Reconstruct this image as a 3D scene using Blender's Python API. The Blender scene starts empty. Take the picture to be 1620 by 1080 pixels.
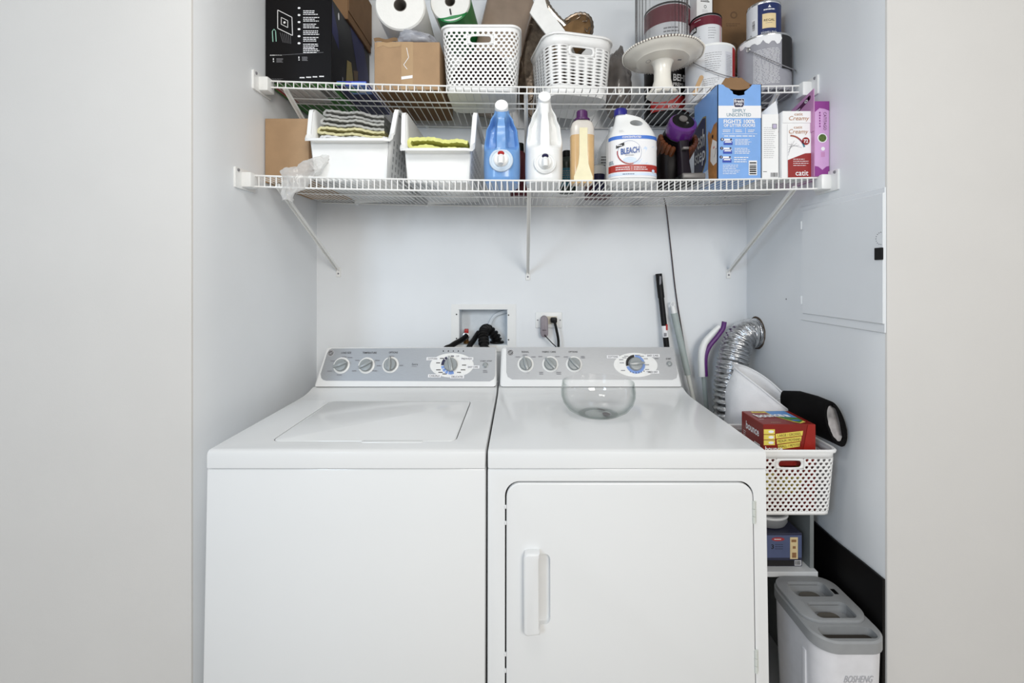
import bpy, bmesh, math, random
from mathutils import Vector, Matrix, noise

random.seed(7)
S = bpy.context.scene
COL = S.collection
PI = math.pi

# ------------------------------------------------------------------ camera
F, CX, CY, CH = 700.0, 822.0, 435.0, 1.345       # focal length and principal point in pixels, eye height
cam_d = bpy.data.cameras.new('camera'); cam = bpy.data.objects.new('camera', cam_d); COL.objects.link(cam)
cam.location = (0, 0, CH); cam.rotation_euler = (PI / 2, 0, 0)
cam_d.sensor_width = 36; cam_d.sensor_fit = 'HORIZONTAL'; cam_d.lens = F / 1620 * 36
cam_d.shift_x = -(CX - 810) / 1620; cam_d.shift_y = -(540 - CY) / 1620
cam_d.clip_start = 0.02
S.camera = cam

# ------------------------------------------------------------------ light and exposure
w = bpy.data.worlds.new('world'); S.world = w; w.use_nodes = True
w.node_tree.nodes['Background'].inputs[0].default_value = (0.97, 0.985, 1.0, 1)
w.node_tree.nodes['Background'].inputs[1].default_value = 0.50
def area(name, loc, target, sx, sy, power, color):
    d = bpy.data.lights.new(name, 'AREA'); d.shape = 'RECTANGLE'; d.size = sx; d.size_y = sy
    d.energy = power; d.color = color
    o = bpy.data.objects.new(name, d); COL.objects.link(o); o.location = loc
    o.rotation_euler = (Vector(target) - Vector(loc)).to_track_quat('-Z', 'Y').to_euler()
    return o
area('hall_ceiling_light', (0.9, -1.9, 2.2), (-0.3, 1.7, 1.1), 1.2, 0.9, 66, (1.0, 0.965, 0.905))
area('added_top_fill', (-0.25, 0.55, 2.46), (-0.05, 1.15, 0.9), 0.5, 0.35, 8.5, (1.0, 0.985, 0.955))  # unseen fill added above the opening to brighten the machine tops
area('hall_window_light', (-1.7, -1.6, 2.0), (0.6, 1.6, 1.2), 0.5, 1.0, 32, (0.64, 0.81, 1.0))
S.view_settings.view_transform = 'Standard'
S.view_settings.look = 'None'
S.view_settings.gamma = 1.0
S.view_settings.use_curve_mapping = False
S.view_settings.exposure = -0.38
S.cycles.transparent_max_bounces = 24

# ------------------------------------------------------------------ materials
def lin(c):
    return tuple(((x / 255) / 12.92 if x / 255 <= 0.04045 else ((x / 255 + 0.055) / 1.055) ** 2.4) for x in c)
MC = {}
def mat(name, rgb, rough=0.5, metal=0.0, var=0.04, scale=30.0, bump=0.0, bscale=200.0, alpha=1.0, trans=0.0, coat=0.0, spec=0.5, stretch=None):
    """procedural surface: noise-varied colour, roughness and fine bump"""
    if name in MC: return MC[name]
    m = bpy.data.materials.new(name); m.use_nodes = True; nt = m.node_tree
    p = nt.nodes['Principled BSDF']
    c = lin(rgb)
    tc = nt.nodes.new('ShaderNodeTexCoord'); src = tc.outputs['Object']
    if stretch:
        mp = nt.nodes.new('ShaderNodeMapping'); mp.inputs['Scale'].default_value = stretch
        nt.links.new(src, mp.inputs[0]); src = mp.outputs[0]
    n = nt.nodes.new('ShaderNodeTexNoise'); n.inputs['Scale'].default_value = scale; n.inputs['Detail'].default_value = 4
    nt.links.new(src, n.inputs['Vector'])
    r = nt.nodes.new('ShaderNodeValToRGB')
    r.color_ramp.elements[0].position = 0.3; r.color_ramp.elements[1].position = 0.7
    r.color_ramp.elements[0].color = tuple(x * (1 - var) for x in c) + (1,)
    r.color_ramp.elements[1].color = tuple(min(1, x * (1 + var)) for x in c) + (1,)
    nt.links.new(n.outputs[0], r.inputs[0]); nt.links.new(r.outputs[0], p.inputs['Base Color'])
    p.inputs['Roughness'].default_value = rough; p.inputs['Metallic'].default_value = metal
    p.inputs['Alpha'].default_value = alpha; p.inputs['Transmission Weight'].default_value = trans
    p.inputs['Coat Weight'].default_value = coat; p.inputs['Specular IOR Level'].default_value = spec
    p.inputs['Coat Roughness'].default_value = 0.08
    if bump:
        n2 = nt.nodes.new('ShaderNodeTexNoise'); n2.inputs['Scale'].default_value = bscale; n2.inputs['Detail'].default_value = 5
        nt.links.new(src, n2.inputs['Vector'])
        b = nt.nodes.new('ShaderNodeBump'); b.inputs['Strength'].default_value = bump; b.inputs['Distance'].default_value = 0.002
        nt.links.new(n2.outputs[0], b.inputs['Height']); nt.links.new(b.outputs[0], p.inputs['Normal'])
    MC[name] = m; return m
def clear(name, tint, refl=0.5, haze=0.0, edge=None):
    """thin clear glass or film: transparent body with a fresnel gloss"""
    if name in MC: return MC[name]
    m = bpy.data.materials.new(name); m.use_nodes = True; nt = m.node_tree; nt.nodes.clear()
    o = nt.nodes.new('ShaderNodeOutputMaterial')
    t = nt.nodes.new('ShaderNodeBsdfTransparent'); t.inputs[0].default_value = lin(tint) + (1,)
    if edge:                                                        # longer way through the glass at grazing view
        lw2 = nt.nodes.new('ShaderNodeLayerWeight'); lw2.inputs[0].default_value = 0.5
        rp = nt.nodes.new('ShaderNodeValToRGB'); rp.color_ramp.elements[0].position = 0.45; rp.color_ramp.elements[1].position = 1.0
        rp.color_ramp.elements[0].color = lin(tint) + (1,); rp.color_ramp.elements[1].color = lin(edge) + (1,)
        nt.links.new(lw2.outputs['Facing'], rp.inputs[0]); nt.links.new(rp.outputs[0], t.inputs[0])
    g = nt.nodes.new('ShaderNodeBsdfGlossy'); g.inputs['Roughness'].default_value = 0.03
    lw = nt.nodes.new('ShaderNodeLayerWeight'); lw.inputs[0].default_value = 0.5
    pw = nt.nodes.new('ShaderNodeMath'); pw.operation = 'POWER'; pw.inputs[1].default_value = 3.5
    ml = nt.nodes.new('ShaderNodeMath'); ml.operation = 'MULTIPLY_ADD'; ml.inputs[1].default_value = refl; ml.inputs[2].default_value = 0.035
    nt.links.new(lw.outputs['Facing'], pw.inputs[0]); nt.links.new(pw.outputs[0], ml.inputs[0])
    mx = nt.nodes.new('ShaderNodeMixShader')
    nt.links.new(ml.outputs[0], mx.inputs[0]); nt.links.new(t.outputs[0], mx.inputs[1]); nt.links.new(g.outputs[0], mx.inputs[2])
    last = mx
    if haze:
        d = nt.nodes.new('ShaderNodeBsdfDiffuse'); d.inputs[0].default_value = (0.93, 0.93, 0.93, 1)
        tl = nt.nodes.new('ShaderNodeBsdfTranslucent'); tl.inputs[0].default_value = (0.93, 0.93, 0.93, 1)
        a = nt.nodes.new('ShaderNodeAddShader'); hm = nt.nodes.new('ShaderNodeMixShader'); hm.inputs[0].default_value = 0.5
        nt.links.new(d.outputs[0], hm.inputs[1]); nt.links.new(tl.outputs[0], hm.inputs[2])
        m2 = nt.nodes.new('ShaderNodeMixShader'); m2.inputs[0].default_value = haze
        nt.links.new(last.outputs[0], m2.inputs[1]); nt.links.new(hm.outputs[0], m2.inputs[2]); last = m2
    nt.links.new(last.outputs[0], o.inputs[0])
    MC[name] = m; return m

WALL = mat('wall_paint_cool', (234, 237, 240), 0.5, var=0.012, scale=6, bump=0.08, bscale=350)
FACE = mat('wall_paint_warm', (214, 212, 209), 0.6, var=0.012, scale=6, bump=0.08, bscale=350)
CEIL = mat('ceiling_paint', (236, 236, 234), 0.7, var=0.01)
FLOOR = mat('floor_vinyl', (184, 176, 166), 0.45, var=0.12, scale=9, stretch=(1, 8, 1))
ENAMEL = mat('appliance_enamel', (236, 237, 237), 0.22, var=0.006, scale=4, coat=0.3)
ENAMEL2 = mat('appliance_white_plastic', (234, 235, 235), 0.3, var=0.006)
SILVER = mat('console_silver', (163, 165, 168), 0.42, metal=0.45, var=0.05, scale=60, stretch=(1, 30, 30))
KNOB = mat('knob_grey', (150, 155, 156), 0.3, var=0.03, coat=0.3)
KRING = mat('knob_ring_white', (236, 236, 234), 0.35)
GAP = mat('gap_dark', (48, 44, 42), 0.8)
BLACK = mat('black_plastic', (8, 7, 8), 0.45, spec=0.25)
RUBBER = mat('black_rubber', (10, 9, 9), 0.5, spec=0.3)
WIRE = mat('white_vinyl_wire', (240, 240, 238), 0.35, var=0.01)
WPLAS = mat('white_plastic', (238, 239, 238), 0.35, var=0.01)
CARD = mat('cardboard', (166, 136, 104), 0.85, var=0.07, scale=18, bump=0.15, bscale=500)
CARDD = mat('cardboard_dark', (122, 92, 62), 0.85, var=0.07, scale=18, bump=0.15, bscale=500)
PAPER = mat('paper_white', (240, 240, 240), 0.8, var=0.01)
INKK = mat('ink_black', (24, 22, 24), 0.6)
INKW = mat('ink_white', (238, 238, 240), 0.6, var=0.01)
INKG = mat('ink_grey', (135, 135, 140), 0.6)
CHROME = mat('bright_steel', (205, 205, 205), 0.2, metal=1.0)
FOIL = mat('aluminium_foil', (205, 206, 208), 0.24, metal=1.0, var=0.1, scale=40, bump=0.9, bscale=90)
GLASS = clear('clear_glass', (254, 254, 254), 0.42, edge=(220, 226, 224))
GLASSR = clear('ribbed_glass', (253, 253, 253), 0.6, edge=(120, 116, 114))
FILM = clear('clear_film', (225, 224, 222), 0.35, 0.35)

# ------------------------------------------------------------------ mesh helpers
def P(px, py, Y):
    return Vector(((px - CX) * Y / F, Y, CH - (py - CY) * Y / F))
def XX(px, Y): return (px - CX) * Y / F
def ZZ(py, Y): return CH - (py - CY) * Y / F

class B:
    """collects shapes into one mesh"""
    def __init__(s): s.bm = bmesh.new(); s.mats = []
    def mi(s, m):
        if m not in s.mats: s.mats.append(m)
        return s.mats.index(m)
    def add(s, verts, faces, m, T=None):
        i = s.mi(m); vs = [s.bm.verts.new(T @ Vector(v) if T else Vector(v)) for v in verts]; out = []
        for f in faces:
            try:
                fc = s.bm.faces.new([vs[k] for k in f]); fc.material_index = i; out.append(fc)
            except ValueError: pass
        return vs, out
    def box(s, a, b, m, bev=0.0, seg=2, T=None):
        x0, y0, z0 = a; x1, y1, z1 = b
        t = bmesh.new(); bmesh.ops.create_cube(t, size=1)
        for v in t.verts: v.co = Vector(((x0 + x1) / 2 + v.co.x * (x1 - x0), (y0 + y1) / 2 + v.co.y * (y1 - y0), (z0 + z1) / 2 + v.co.z * (z1 - z0)))
        if bev: bmesh.ops.bevel(t, geom=list(t.edges), offset=bev, segments=seg, profile=0.5, affect='EDGES')
        return s.join(t, m, T)
    def join(s, t, m, T=None):
        i = s.mi(m); mp = {}
        for v in t.verts: mp[v] = s.bm.verts.new(T @ v.co if T else v.co)
        out = []
        for f in t.faces:
            try:
                fc = s.bm.faces.new([mp[v] for v in f.verts]); fc.material_index = i; out.append(fc)
            except ValueError: pass
        t.free(); return out
    def prism(s, pts, axis, lo, hi, m, bev=0.0, seg=2, T=None):
        """extrude a 2-D outline along an axis: axis x -> pts (y,z), y -> (x,z), z -> (x,y)"""
        def mk(p, h): return {'x': (h, p[0], p[1]), 'y': (p[0], h, p[1]), 'z': (p[0], p[1], h)}[axis]
        t = bmesh.new(); n = len(pts)
        a = [t.verts.new(mk(p, lo)) for p in pts]; c = [t.verts.new(mk(p, hi)) for p in pts]
        f0 = t.faces.new(a[::-1]); f1 = t.faces.new(c)
        for k in range(n): t.faces.new((a[k], a[(k + 1) % n], c[(k + 1) % n], c[k]))
        bmesh.ops.recalc_face_normals(t, faces=t.faces)
        if bev: bmesh.ops.bevel(t, geom=list(f0.edges) + list(f1.edges), offset=bev, segments=seg, profile=0.5, affect='EDGES')
        return s.join(t, m, T)
    def lathe(s, prof, m, seg=32, T=None, closed=False, flute=0, famp=0.0):
        vs = []; fs = []; n = len(prof)
        for k in range(seg):
            a = 2 * PI * k / seg
            for r, z in prof:
                rr = r * (1 + famp * math.cos(flute * a)) if flute else r
                vs.append((rr * math.cos(a), rr * math.sin(a), z))
        for k in range(seg):
            k2 = (k + 1) % seg
            for j in range(n - 1): fs.append((k * n + j, k2 * n + j, k2 * n + j + 1, k * n + j + 1))
            if closed: fs.append((k * n + n - 1, k2 * n + n - 1, k2 * n, k * n))
        v, f = s.add(vs, fs, m, T)
        if not closed:
            for j in (0, n - 1):
                if prof[j][0] > 1e-5:
                    ring = [v[k * n + j] for k in range(seg)]
                    if j == 0: ring = ring[::-1]
                    try: fc = s.bm.faces.new(ring); fc.material_index = s.mi(m)
                    except ValueError: pass
        return f
    def tube(s, pts, r, m, seg=8, T=None, caps=True):
        pts = [Vector(p) for p in pts]; n = len(pts); rs = r if isinstance(r, (list, tuple)) else [r] * n
        d0 = (pts[1] - pts[0]).normalized(); up = Vector((0, 0, 1)) if abs(d0.z) < 0.9 else Vector((1, 0, 0))
        a = d0.cross(up).normalized(); vs = []; fs = []
        for k in range(n):
            d = (pts[min(k + 1, n - 1)] - pts[max(k - 1, 0)]).normalized()
            a = (a - d * a.dot(d)).normalized(); b = d.cross(a)
            for j in range(seg):
                t = 2 * PI * j / seg; vs.append(pts[k] + (a * math.cos(t) + b * math.sin(t)) * rs[k])
        for k in range(n - 1):
            for j in range(seg):
                j2 = (j + 1) % seg; fs.append((k * seg + j, k * seg + j2, (k + 1) * seg + j2, (k + 1) * seg + j))
        if caps: fs.append(tuple(range(seg))[::-1]); fs.append(tuple((n - 1) * seg + j for j in range(seg)))
        return s.add(vs, fs, m, T)
    def loft(s, rings, m, T=None, caps=True):
        n = len(rings[0]); vs = [p for r in rings for p in r]; fs = []
        for k in range(len(rings) - 1):
            for j in range(n):
                j2 = (j + 1) % n; fs.append((k * n + j, k * n + j2, (k + 1) * n + j2, (k + 1) * n + j))
        if caps: fs.append(tuple(range(n))[::-1]); fs.append(tuple((len(rings) - 1) * n + j for j in range(n)))
        return s.add(vs, fs, m, T)
    def grid(s, fn, nu, nv, m, T=None):
        vs = [fn(i / nu, j / nv) for j in range(nv + 1) for i in range(nu + 1)]
        fs = [(j * (nu + 1) + i, j * (nu + 1) + i + 1, (j + 1) * (nu + 1) + i + 1, (j + 1) * (nu + 1) + i) for j in range(nv) for i in range(nu)]
        return s.add(vs, fs, m, T)
    def mesh(s, name, angle=35, recalc=True):
        if recalc: bmesh.ops.recalc_face_normals(s.bm, faces=s.bm.faces)
        me = bpy.data.meshes.new(name); s.bm.to_mesh(me); s.bm.free()
        for m in s.mats: me.materials.append(m)
        if angle:
            me.polygons.foreach_set('use_smooth', [True] * len(me.polygons)); me.set_sharp_from_angle(angle=math.radians(angle))
        return me
    def build(s, name, parent=None, angle=35, recalc=True):
        o = bpy.data.objects.new(name, s.mesh(name, angle, recalc)); COL.objects.link(o); o.parent = parent
        return o

def thing(name, label, cat, loc=(0, 0, 0), rz=0.0, group=None, rot=None):
    o = bpy.data.objects.new(name, None); COL.objects.link(o); o.empty_display_size = 0.05
    o.location = loc; o.rotation_euler = rot if rot else (0, 0, rz); o['label'] = label; o['category'] = cat
    if group: o['group'] = group
    return o
def tag(o, label, cat, group=None, loc=None, rz=None, rot=None):
    o['label'] = label; o['category'] = cat
    if group: o['group'] = group
    if loc is not None: o.location = loc
    if rz is not None: o.rotation_euler = (0, 0, rz)
    if rot is not None: o.rotation_euler = rot
    return o
def struct(o): o['kind'] = 'structure'; return o
def boolean(o, *cutters):
    """subtract cutter builders from an object and keep the result as plain mesh"""
    tmp = []
    for c in cutters:
        k = c.build('cutter', None, 0); k.parent = None; tmp.append(k)
        md = o.modifiers.new('cut', 'BOOLEAN'); md.operation = 'DIFFERENCE'; md.object = k; md.solver = 'EXACT'
    mw, par = o.matrix_world.copy(), o.parent
    o.parent = None; o.matrix_world = Matrix()
    dg = bpy.context.evaluated_depsgraph_get(); dg.update()
    me = bpy.data.meshes.new_from_object(o.evaluated_get(dg))
    o.modifiers.clear(); old = o.data; o.data = me; bpy.data.meshes.remove(old)
    for k in tmp: bpy.data.objects.remove(k)
    o.parent = par
    me.polygons.foreach_set('use_smooth', [True] * len(me.polygons)); me.set_sharp_from_angle(angle=math.radians(35))
    return o
def rrect(x0, x1, y0, y1, r, n=6):
    pts = []
    for cx, cy, a0 in ((x1 - r, y0 + r, -PI / 2), (x1 - r, y1 - r, 0), (x0 + r, y1 - r, PI / 2), (x0 + r, y0 + r, PI)):
        for k in range(n + 1):
            a = a0 + PI / 2 * k / n; pts.append((cx + r * math.cos(a), cy + r * math.sin(a)))
    return pts
def superring(z, hw, hd, e=2.6, n=40, cx=0, cy=0):
    out = []
    for k in range(n):
        a = 2 * PI * k / n; c, s_ = math.cos(a), math.sin(a)
        out.append(Vector((cx + hw * math.copysign(abs(c) ** (2 / e), c), cy + hd * math.copysign(abs(s_) ** (2 / e), s_), z)))
    return out
def smooth(pts, n=8):
    """Catmull-Rom through points"""
    p = [Vector(q) for q in pts]; p = [p[0] * 2 - p[1]] + p + [p[-1] * 2 - p[-2]]; out = []
    for k in range(1, len(p) - 2):
        for j in range(n):
            t = j / n; a, b, c, d = p[k - 1], p[k], p[k + 1], p[k + 2]
            out.append(0.5 * ((2 * b) + (c - a) * t + (2 * a - 5 * b + 4 * c - d) * t * t + (3 * b - a - 3 * c + d) * t ** 3))
    out.append(p[-2]); return out

# ------------------------------------------------------------------ flat print on surfaces
TC = {}
def text2d(st, bold=0.0):
    k = (st, bold)
    if k in TC: return TC[k]
    c = bpy.data.curves.new('t', 'FONT'); c.body = st; c.size = 1; c.resolution_u = 3; c.offset = bold
    o = bpy.data.objects.new('t', c); me = o.to_mesh()
    vs = [(v.co.x, v.co.y) for v in me.vertices]; fs = [tuple(p.vertices) for p in me.polygons]
    o.to_mesh_clear(); bpy.data.objects.remove(o); bpy.data.curves.remove(c)
    x0 = min(v[0] for v in vs); x1 = max(v[0] for v in vs); y0 = min(v[1] for v in vs); y1 = max(v[1] for v in vs)
    TC[k] = ([((x - x0) / (x1 - x0), (y - y0) / (y1 - y0)) for x, y in vs], fs, (x1 - x0) / (y1 - y0)); return TC[k]
class Print:
    def __init__(s, mapf, lift=0.0004): s.b = B(); s.f = mapf; s.l = lift
    def poly(s, pts, m, ly=1): s.b.add([s.f(u, v, s.l * ly) for u, v in pts], [tuple(range(len(pts)))], m)
    def rect(s, u0, v0, u1, v1, m, ly=1, nu=1, nv=1):
        s.b.grid(lambda a, c: s.f(u0 + (u1 - u0) * a, v0 + (v1 - v0) * c, s.l * ly), nu, nv, m)
    def ell(s, u, v, ru, rv, m, ly=1, n=24, inner=0.0, a0=0, a1=2 * PI):
        if not inner and a1 - a0 > 6.28:
            s.poly([(u + ru * math.cos(2 * PI * k / n), v + rv * math.sin(2 * PI * k / n)) for k in range(n)], m, ly)
        else:
            s.b.grid(lambda a, c: s.f(u + ru * (inner + (1 - inner) * c) * math.cos(a0 + (a1 - a0) * a), v + rv * (inner + (1 - inner) * c) * math.sin(a0 + (a1 - a0) * a), s.l * ly), n, 1, m)
    def line(s, pts, wd, m, ly=1):
        for (a, b), (c, d) in zip(pts, pts[1:]):
            L = math.hypot(c - a, d - b) or 1; nx, ny = -(d - b) / L * wd / 2, (c - a) / L * wd / 2
            s.poly([(a - nx, b - ny), (c - nx, d - ny), (c + nx, d + ny), (a + nx, b + ny)], m, ly)
    def bars(s, u0, v0, u1, v1, n, m, ly=1, fill=0.45, rag=0.3):
        """unreadable small print as rows of broken strokes"""
        h = (v1 - v0) / n
        for k in range(n):
            e = u0 + (u1 - u0) * (1 - rag * random.random()); u = u0
            while u < e:
                wv = (u1 - u0) * random.uniform(0.08, 0.22); u2 = min(e, u + wv)
                s.rect(u, v1 - (k + 0.5 + fill / 2) * h, u2, v1 - (k + 0.5 - fill / 2) * h, m, ly); u = u2 + (u1 - u0) * 0.03
    def barcode(s, u0, v0, u1, v1, ly=1, vert=True, n=14):
        s.rect(u0, v0, u1, v1, INKW, ly); q = 0.06
        for k in range(n):
            t0 = q + (1 - 2 * q) * k / n; t1 = t0 + (1 - 2 * q) / n * random.uniform(0.3, 0.75)
            if vert: s.rect(u0 + (u1 - u0) * t0, v0 + (v1 - v0) * 0.1, u0 + (u1 - u0) * t1, v0 + (v1 - v0) * 0.93, INKK, ly + 1)
            else: s.rect(u0 + (u1 - u0) * 0.1, v0 + (v1 - v0) * t0, u0 + (u1 - u0) * 0.9, v0 + (v1 - v0) * t1, INKK, ly + 1)
    def text(s, st, u, v, wd, h=None, m=None, ly=2, bold=0.0, rot=0.0, shear=0.0, arc=0.0):
        vs, fs, asp = text2d(st, bold); h = h or wd / asp; c, sn = math.cos(rot), math.sin(rot); out = []
        for x, y in vs:
            a = (x - 0.5) * wd + shear * (y - 0.5) * h; b = (y - 0.5) * h - arc * ((x - 0.5) * 2) ** 2
            out.append(s.f(u + a * c - b * sn, v + a * sn + b * c, s.l * ly))
        s.b.add(out, fs, m or INKK)
    def build(s, name, parent): return s.b.build(name, parent, 0, recalc=False)
def plane(O, U, V):
    O, U, V = Vector(O), Vector(U).normalized(), Vector(V).normalized(); N = U.cross(V)
    return lambda u, v, h: O + U * u + V * v + N * h
def box_face(side, w_, d, h):
    if side == 'front': return plane((-w_ / 2, -d / 2, 0), (1, 0, 0), (0, 0, 1))
    if side == 'left': return plane((-w_ / 2, d / 2, 0), (0, -1, 0), (0, 0, 1))
    if side == 'right': return plane((w_ / 2, -d / 2, 0), (0, 1, 0), (0, 0, 1))
    if side == 'top': return plane((-w_ / 2, -d / 2, h), (1, 0, 0), (0, 1, 0))
    if side == 'bottom': return plane((-w_ / 2, d / 2, 0), (1, 0, 0), (0, -1, 0))
def cyl(r, a0=-PI / 2):
    """wrap print round a can: u runs rightwards from the side facing a0"""
    return lambda u, v, h: Vector(((r + h) * math.cos(a0 + u / r), (r + h) * math.sin(a0 + u / r), v))
def carton(name, label, cat, w_, d, h, m, loc, rz=0.0, rot=None, bev=0.0015, bottom=None, group=None):
    t = thing(name, label, cat, loc, rz, group, rot)
    b = B(); b.box((-w_ / 2, -d / 2, 0), (w_ / 2, d / 2, h), m, bev, 1)
    if bottom:
        i = b.mi(bottom)
        for f in b.bm.faces:
            f.normal_update()
            if f.normal.z < -0.9: f.material_index = i
    b.build('carton_body', t); return t
# ------------------------------------------------------------------ the closet and the hall walls
YB, XL, XR, YF, HC = 1.86, -0.853, 0.955, 1.15, 2.5
OB = (XX(726, YB), XX(803, YB), ZZ(546, YB), ZZ(489, YB))         # opening of the laundry outlet box in the back wall
def wall(name, a, b, m): q = B(); q.box(a, b, m); return struct(q.build(name))
q = B(); x0, x1, z0, z1 = OB
q.box((XL - 0.12, YB, 0), (x0, YB + 0.12, HC), WALL); q.box((x1, YB, 0), (XR + 0.12, YB + 0.12, HC), WALL)
q.box((x0, YB, 0), (x1, YB + 0.12, z0), WALL); q.box((x0, YB, z1), (x1, YB + 0.12, HC), WALL)
struct(q.build('wall_back', None, 0))
wall('wall_left', (XL - 0.12, YF + 0.11, 0), (XL, YB, HC), WALL)
wall('wall_right', (XR, YF + 0.11, 0), (XR + 0.12, YB, HC), WALL)
def facewall(name, xa, xb, xin):
    s_ = 1 if xb > xa else -1
    q = B(); r = 0.006
    pts = [(xb, YF + 0.11), (xb, YF)] + ([(xa + s_ * r, YF), (xa + s_ * r * 0.3, YF + r * 0.3), (xa, YF + r)]) + [(xa, YF + 0.11)]
    q.prism(pts, 'z', 0, HC, FACE); i = q.mi(WALL)
    for f in q.bm.faces:                                            # the return inside the opening carries the closet paint
        if abs(f.calc_center_median().x - xa) < 1e-4: f.material_index = i
    return struct(q.build(name))
facewall('wall_front_left', XL, -2.6, XL); facewall('wall_front_right', XR, 2.6, XR)
wall('floor', (-2.6, -2.6, -0.05), (2.6, YB + 0.12, 0), FLOOR)
wall('ceiling', (-2.6, -0.7, HC), (2.6, YB + 0.12, HC + 0.05), CEIL)

# ------------------------------------------------------------------ wire shelves
def quad(x0, d0, x1, d1):
    det = x0 * x0 * x1 - x1 * x1 * x0
    a = (d0 * x1 - d1 * x0) / det; b = (x0 * x0 * d1 - x1 * x1 * d0) / det
    return lambda x: a * x * x + b * x
LOY, LOZ = 1.37, 1.6395
UPY, UPZ = 1.46, 1.967
lo_dz = quad(-0.83, 0.0155, 0.93, 0.009); up_dz = quad(-0.83, 0.020, 0.93, 0.004)
def lo(x, y=0): return LOZ + lo_dz(x)
def up(x, y=0): return UPZ + up_dz(x)
def wire_shelf(name, label, yf, z, dz, pitch, lip, mids, braces, drop, rw=0.0019, rr=0.0028):
    t = thing(name, label, 'shelf', (0, YB, z)); o = Vector((0, YB, z))
    xa, xb = XL + 0.028, XR - 0.028; n = int((xb - xa) / pitch); yb = YB - 0.012
    q = B()
    for k in range(n + 1):
        x = xa + (xb - xa) * k / n; c = z + dz(x) - rw
        q.tube([Vector((x, yb, c)) - o, Vector((x, yf + 0.004, c)) - o, Vector((x, yf, c - 0.004)) - o, Vector((x, yf, c - lip)) - o], rw, WIRE, 5)
    d = q.build('deck_wires', t); d['kind'] = 'stuff'
    for y, dzz, nm in [(yf, -0.0, 'front_rail'), (yf, -lip, 'lip_rail')] + [(m_, -rw * 2 - rr * 0.6, 'cross_rail') for m_ in mids] + [(yb, -rw * 2 - rr * 0.6, 'back_rail')]:
        q = B(); q.tube([Vector((xa + (xb - xa) * k / 24, y, z + dz(xa + (xb - xa) * k / 24) - rw + dzz)) - o for k in range(25)], rr, WIRE, 8); q.build(nm, t)
    for s_, xw in ((1, XL), (-1, XR)):
        zc = z + dz(xw)
        q = B()
        q.prism(rrect(yf - 0.05, yf + 0.05, zc - 0.048, zc + 0.014, 0.004, 2), 'x', min(xw, xw + s_ * 0.006), max(xw, xw + s_ * 0.006), WPLAS, T=Matrix.Translation(-o))
        q.box((min(xw, xw + s_ * 0.034), yf - 0.022, zc - 0.042), (max(xw, xw + s_ * 0.034), yf + 0.02, zc + 0.004), WPLAS, 0.004, T=Matrix.Translation(-o))
        bk = q.build('end_bracket', t)
        q = B(); q.lathe([(0.0, 0.0), (0.005, 0.0), (0.004, 0.003), (0, 0.003)], INKG, 10, Matrix.Translation(Vector((xw + s_ * 0.006, yf - 0.038, zc + 0.006)) - o) @ Matrix.Rotation(s_ * PI / 2, 4, 'Y')); q.build('screw', bk)
    for xt, xbm in braces:
        top = Vector((xt, yf + 0.016, z + dz(xt) - lip * 0.8)); bot = Vector((xbm, YB - 0.006, z + dz(xt) - drop))
        q = B(); dv = bot - top; L = dv.length; ax = dv.normalized(); sx = Vector((1, 0, 0)); sx = (sx - ax * sx.dot(ax)).normalized(); nn = ax.cross(sx)
        M = Matrix((sx, nn, ax)).transposed().to_4x4(); M.translation = top - o
        q.prism([(-0.0065, 0.005), (-0.0065, -0.005), (0.0065, -0.005), (0.0065, 0.005), (0.005, 0.005), (0.005, -0.003), (-0.005, -0.003), (-0.005, 0.005)], 'z', 0, L, WIRE, T=M)
        q.box(Vector((xbm - 0.009, YB - 0.006, bot.z - 0.028)) - o, Vector((xbm + 0.009, YB, bot.z + 0.012)) - o, WIRE, 0.001, 1)
        br = q.build('support_brace', t)
        q = B(); q.lathe([(0.0, 0.0), (0.004, 0.0), (0.003, 0.002), (0, 0.002)], INKG, 8, Matrix.Translation(Vector((xbm, YB - 0.006, bot.z - 0.014)) - o) @ Matrix.Rotation(PI / 2, 4, 'X')); q.build('screw', br)
    for k in range(6):
        xc = xa + (xb - xa) * (k + 0.5) / 6
        q = B(); q.box(Vector((xc - 0.006, YB - 0.02, z + dz(xc) - 0.012)) - o, Vector((xc + 0.006, YB, z + dz(xc) - 0.004)) - o, WPLAS, 0.002, 1); q.build('back_clip', t)
    return t
wire_shelf('wire_shelf', 'lower white wire shelf spanning the closet above the machines', LOY, LOZ, lo_dz, 0.0177, 0.034, [1.632],
           [(XX(440, 1.39), XX(536, YB)), (XX(837, 1.39), XX(835, YB)), (XX(1257, 1.39), XX(1152, YB))], LOZ - 1.352)
wire_shelf('wire_shelf', 'upper white wire shelf near the top of the closet', UPY, UPZ, up_dz, 0.0263, 0.021, [1.589, 1.637],
           [(XX(437, 1.46) + 0.02, -0.74), (XX(832, 1.47), 0.03), (XX(1232, 1.47), 0.86)], 0.285)

# ------------------------------------------------------------------ wall fixtures
t = thing('electrical_panel', 'white painted electrical panel door on the right closet wall', 'electrical panel', (XR, 1.30, 1.18))
o = Vector((XR, 1.30, 1.18)); T0 = Matrix.Translation(-o)
q = B(); q.box((XR - 0.004, 1.151, 1.193), (XR, 1.50, 1.575), WALL, 0.002, 1, T0); q.build('panel_frame', t)
q = B(); q.box((XR - 0.009, 1.151, 1.217), (XR - 0.003, 1.483, 1.56), WALL, 0.002, 1, T0); dr = q.build('panel_door', t)
for zc in (1.262, 1.512):
    q = B(); q.tube([(XR - 0.008, 1.486, zc - 0.014), (XR - 0.008, 1.486, zc + 0.014)], 0.0035, WALL, 8, T0); q.build('hinge', t)
q = B(); q.box((XR - 0.013, 1.151, ZZ(411, 1.17)), (XR - 0.008, 1.176, ZZ(392, 1.17)), BLACK, 0.001, 1, T0); q.build('latch', dr)
q = B()
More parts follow.
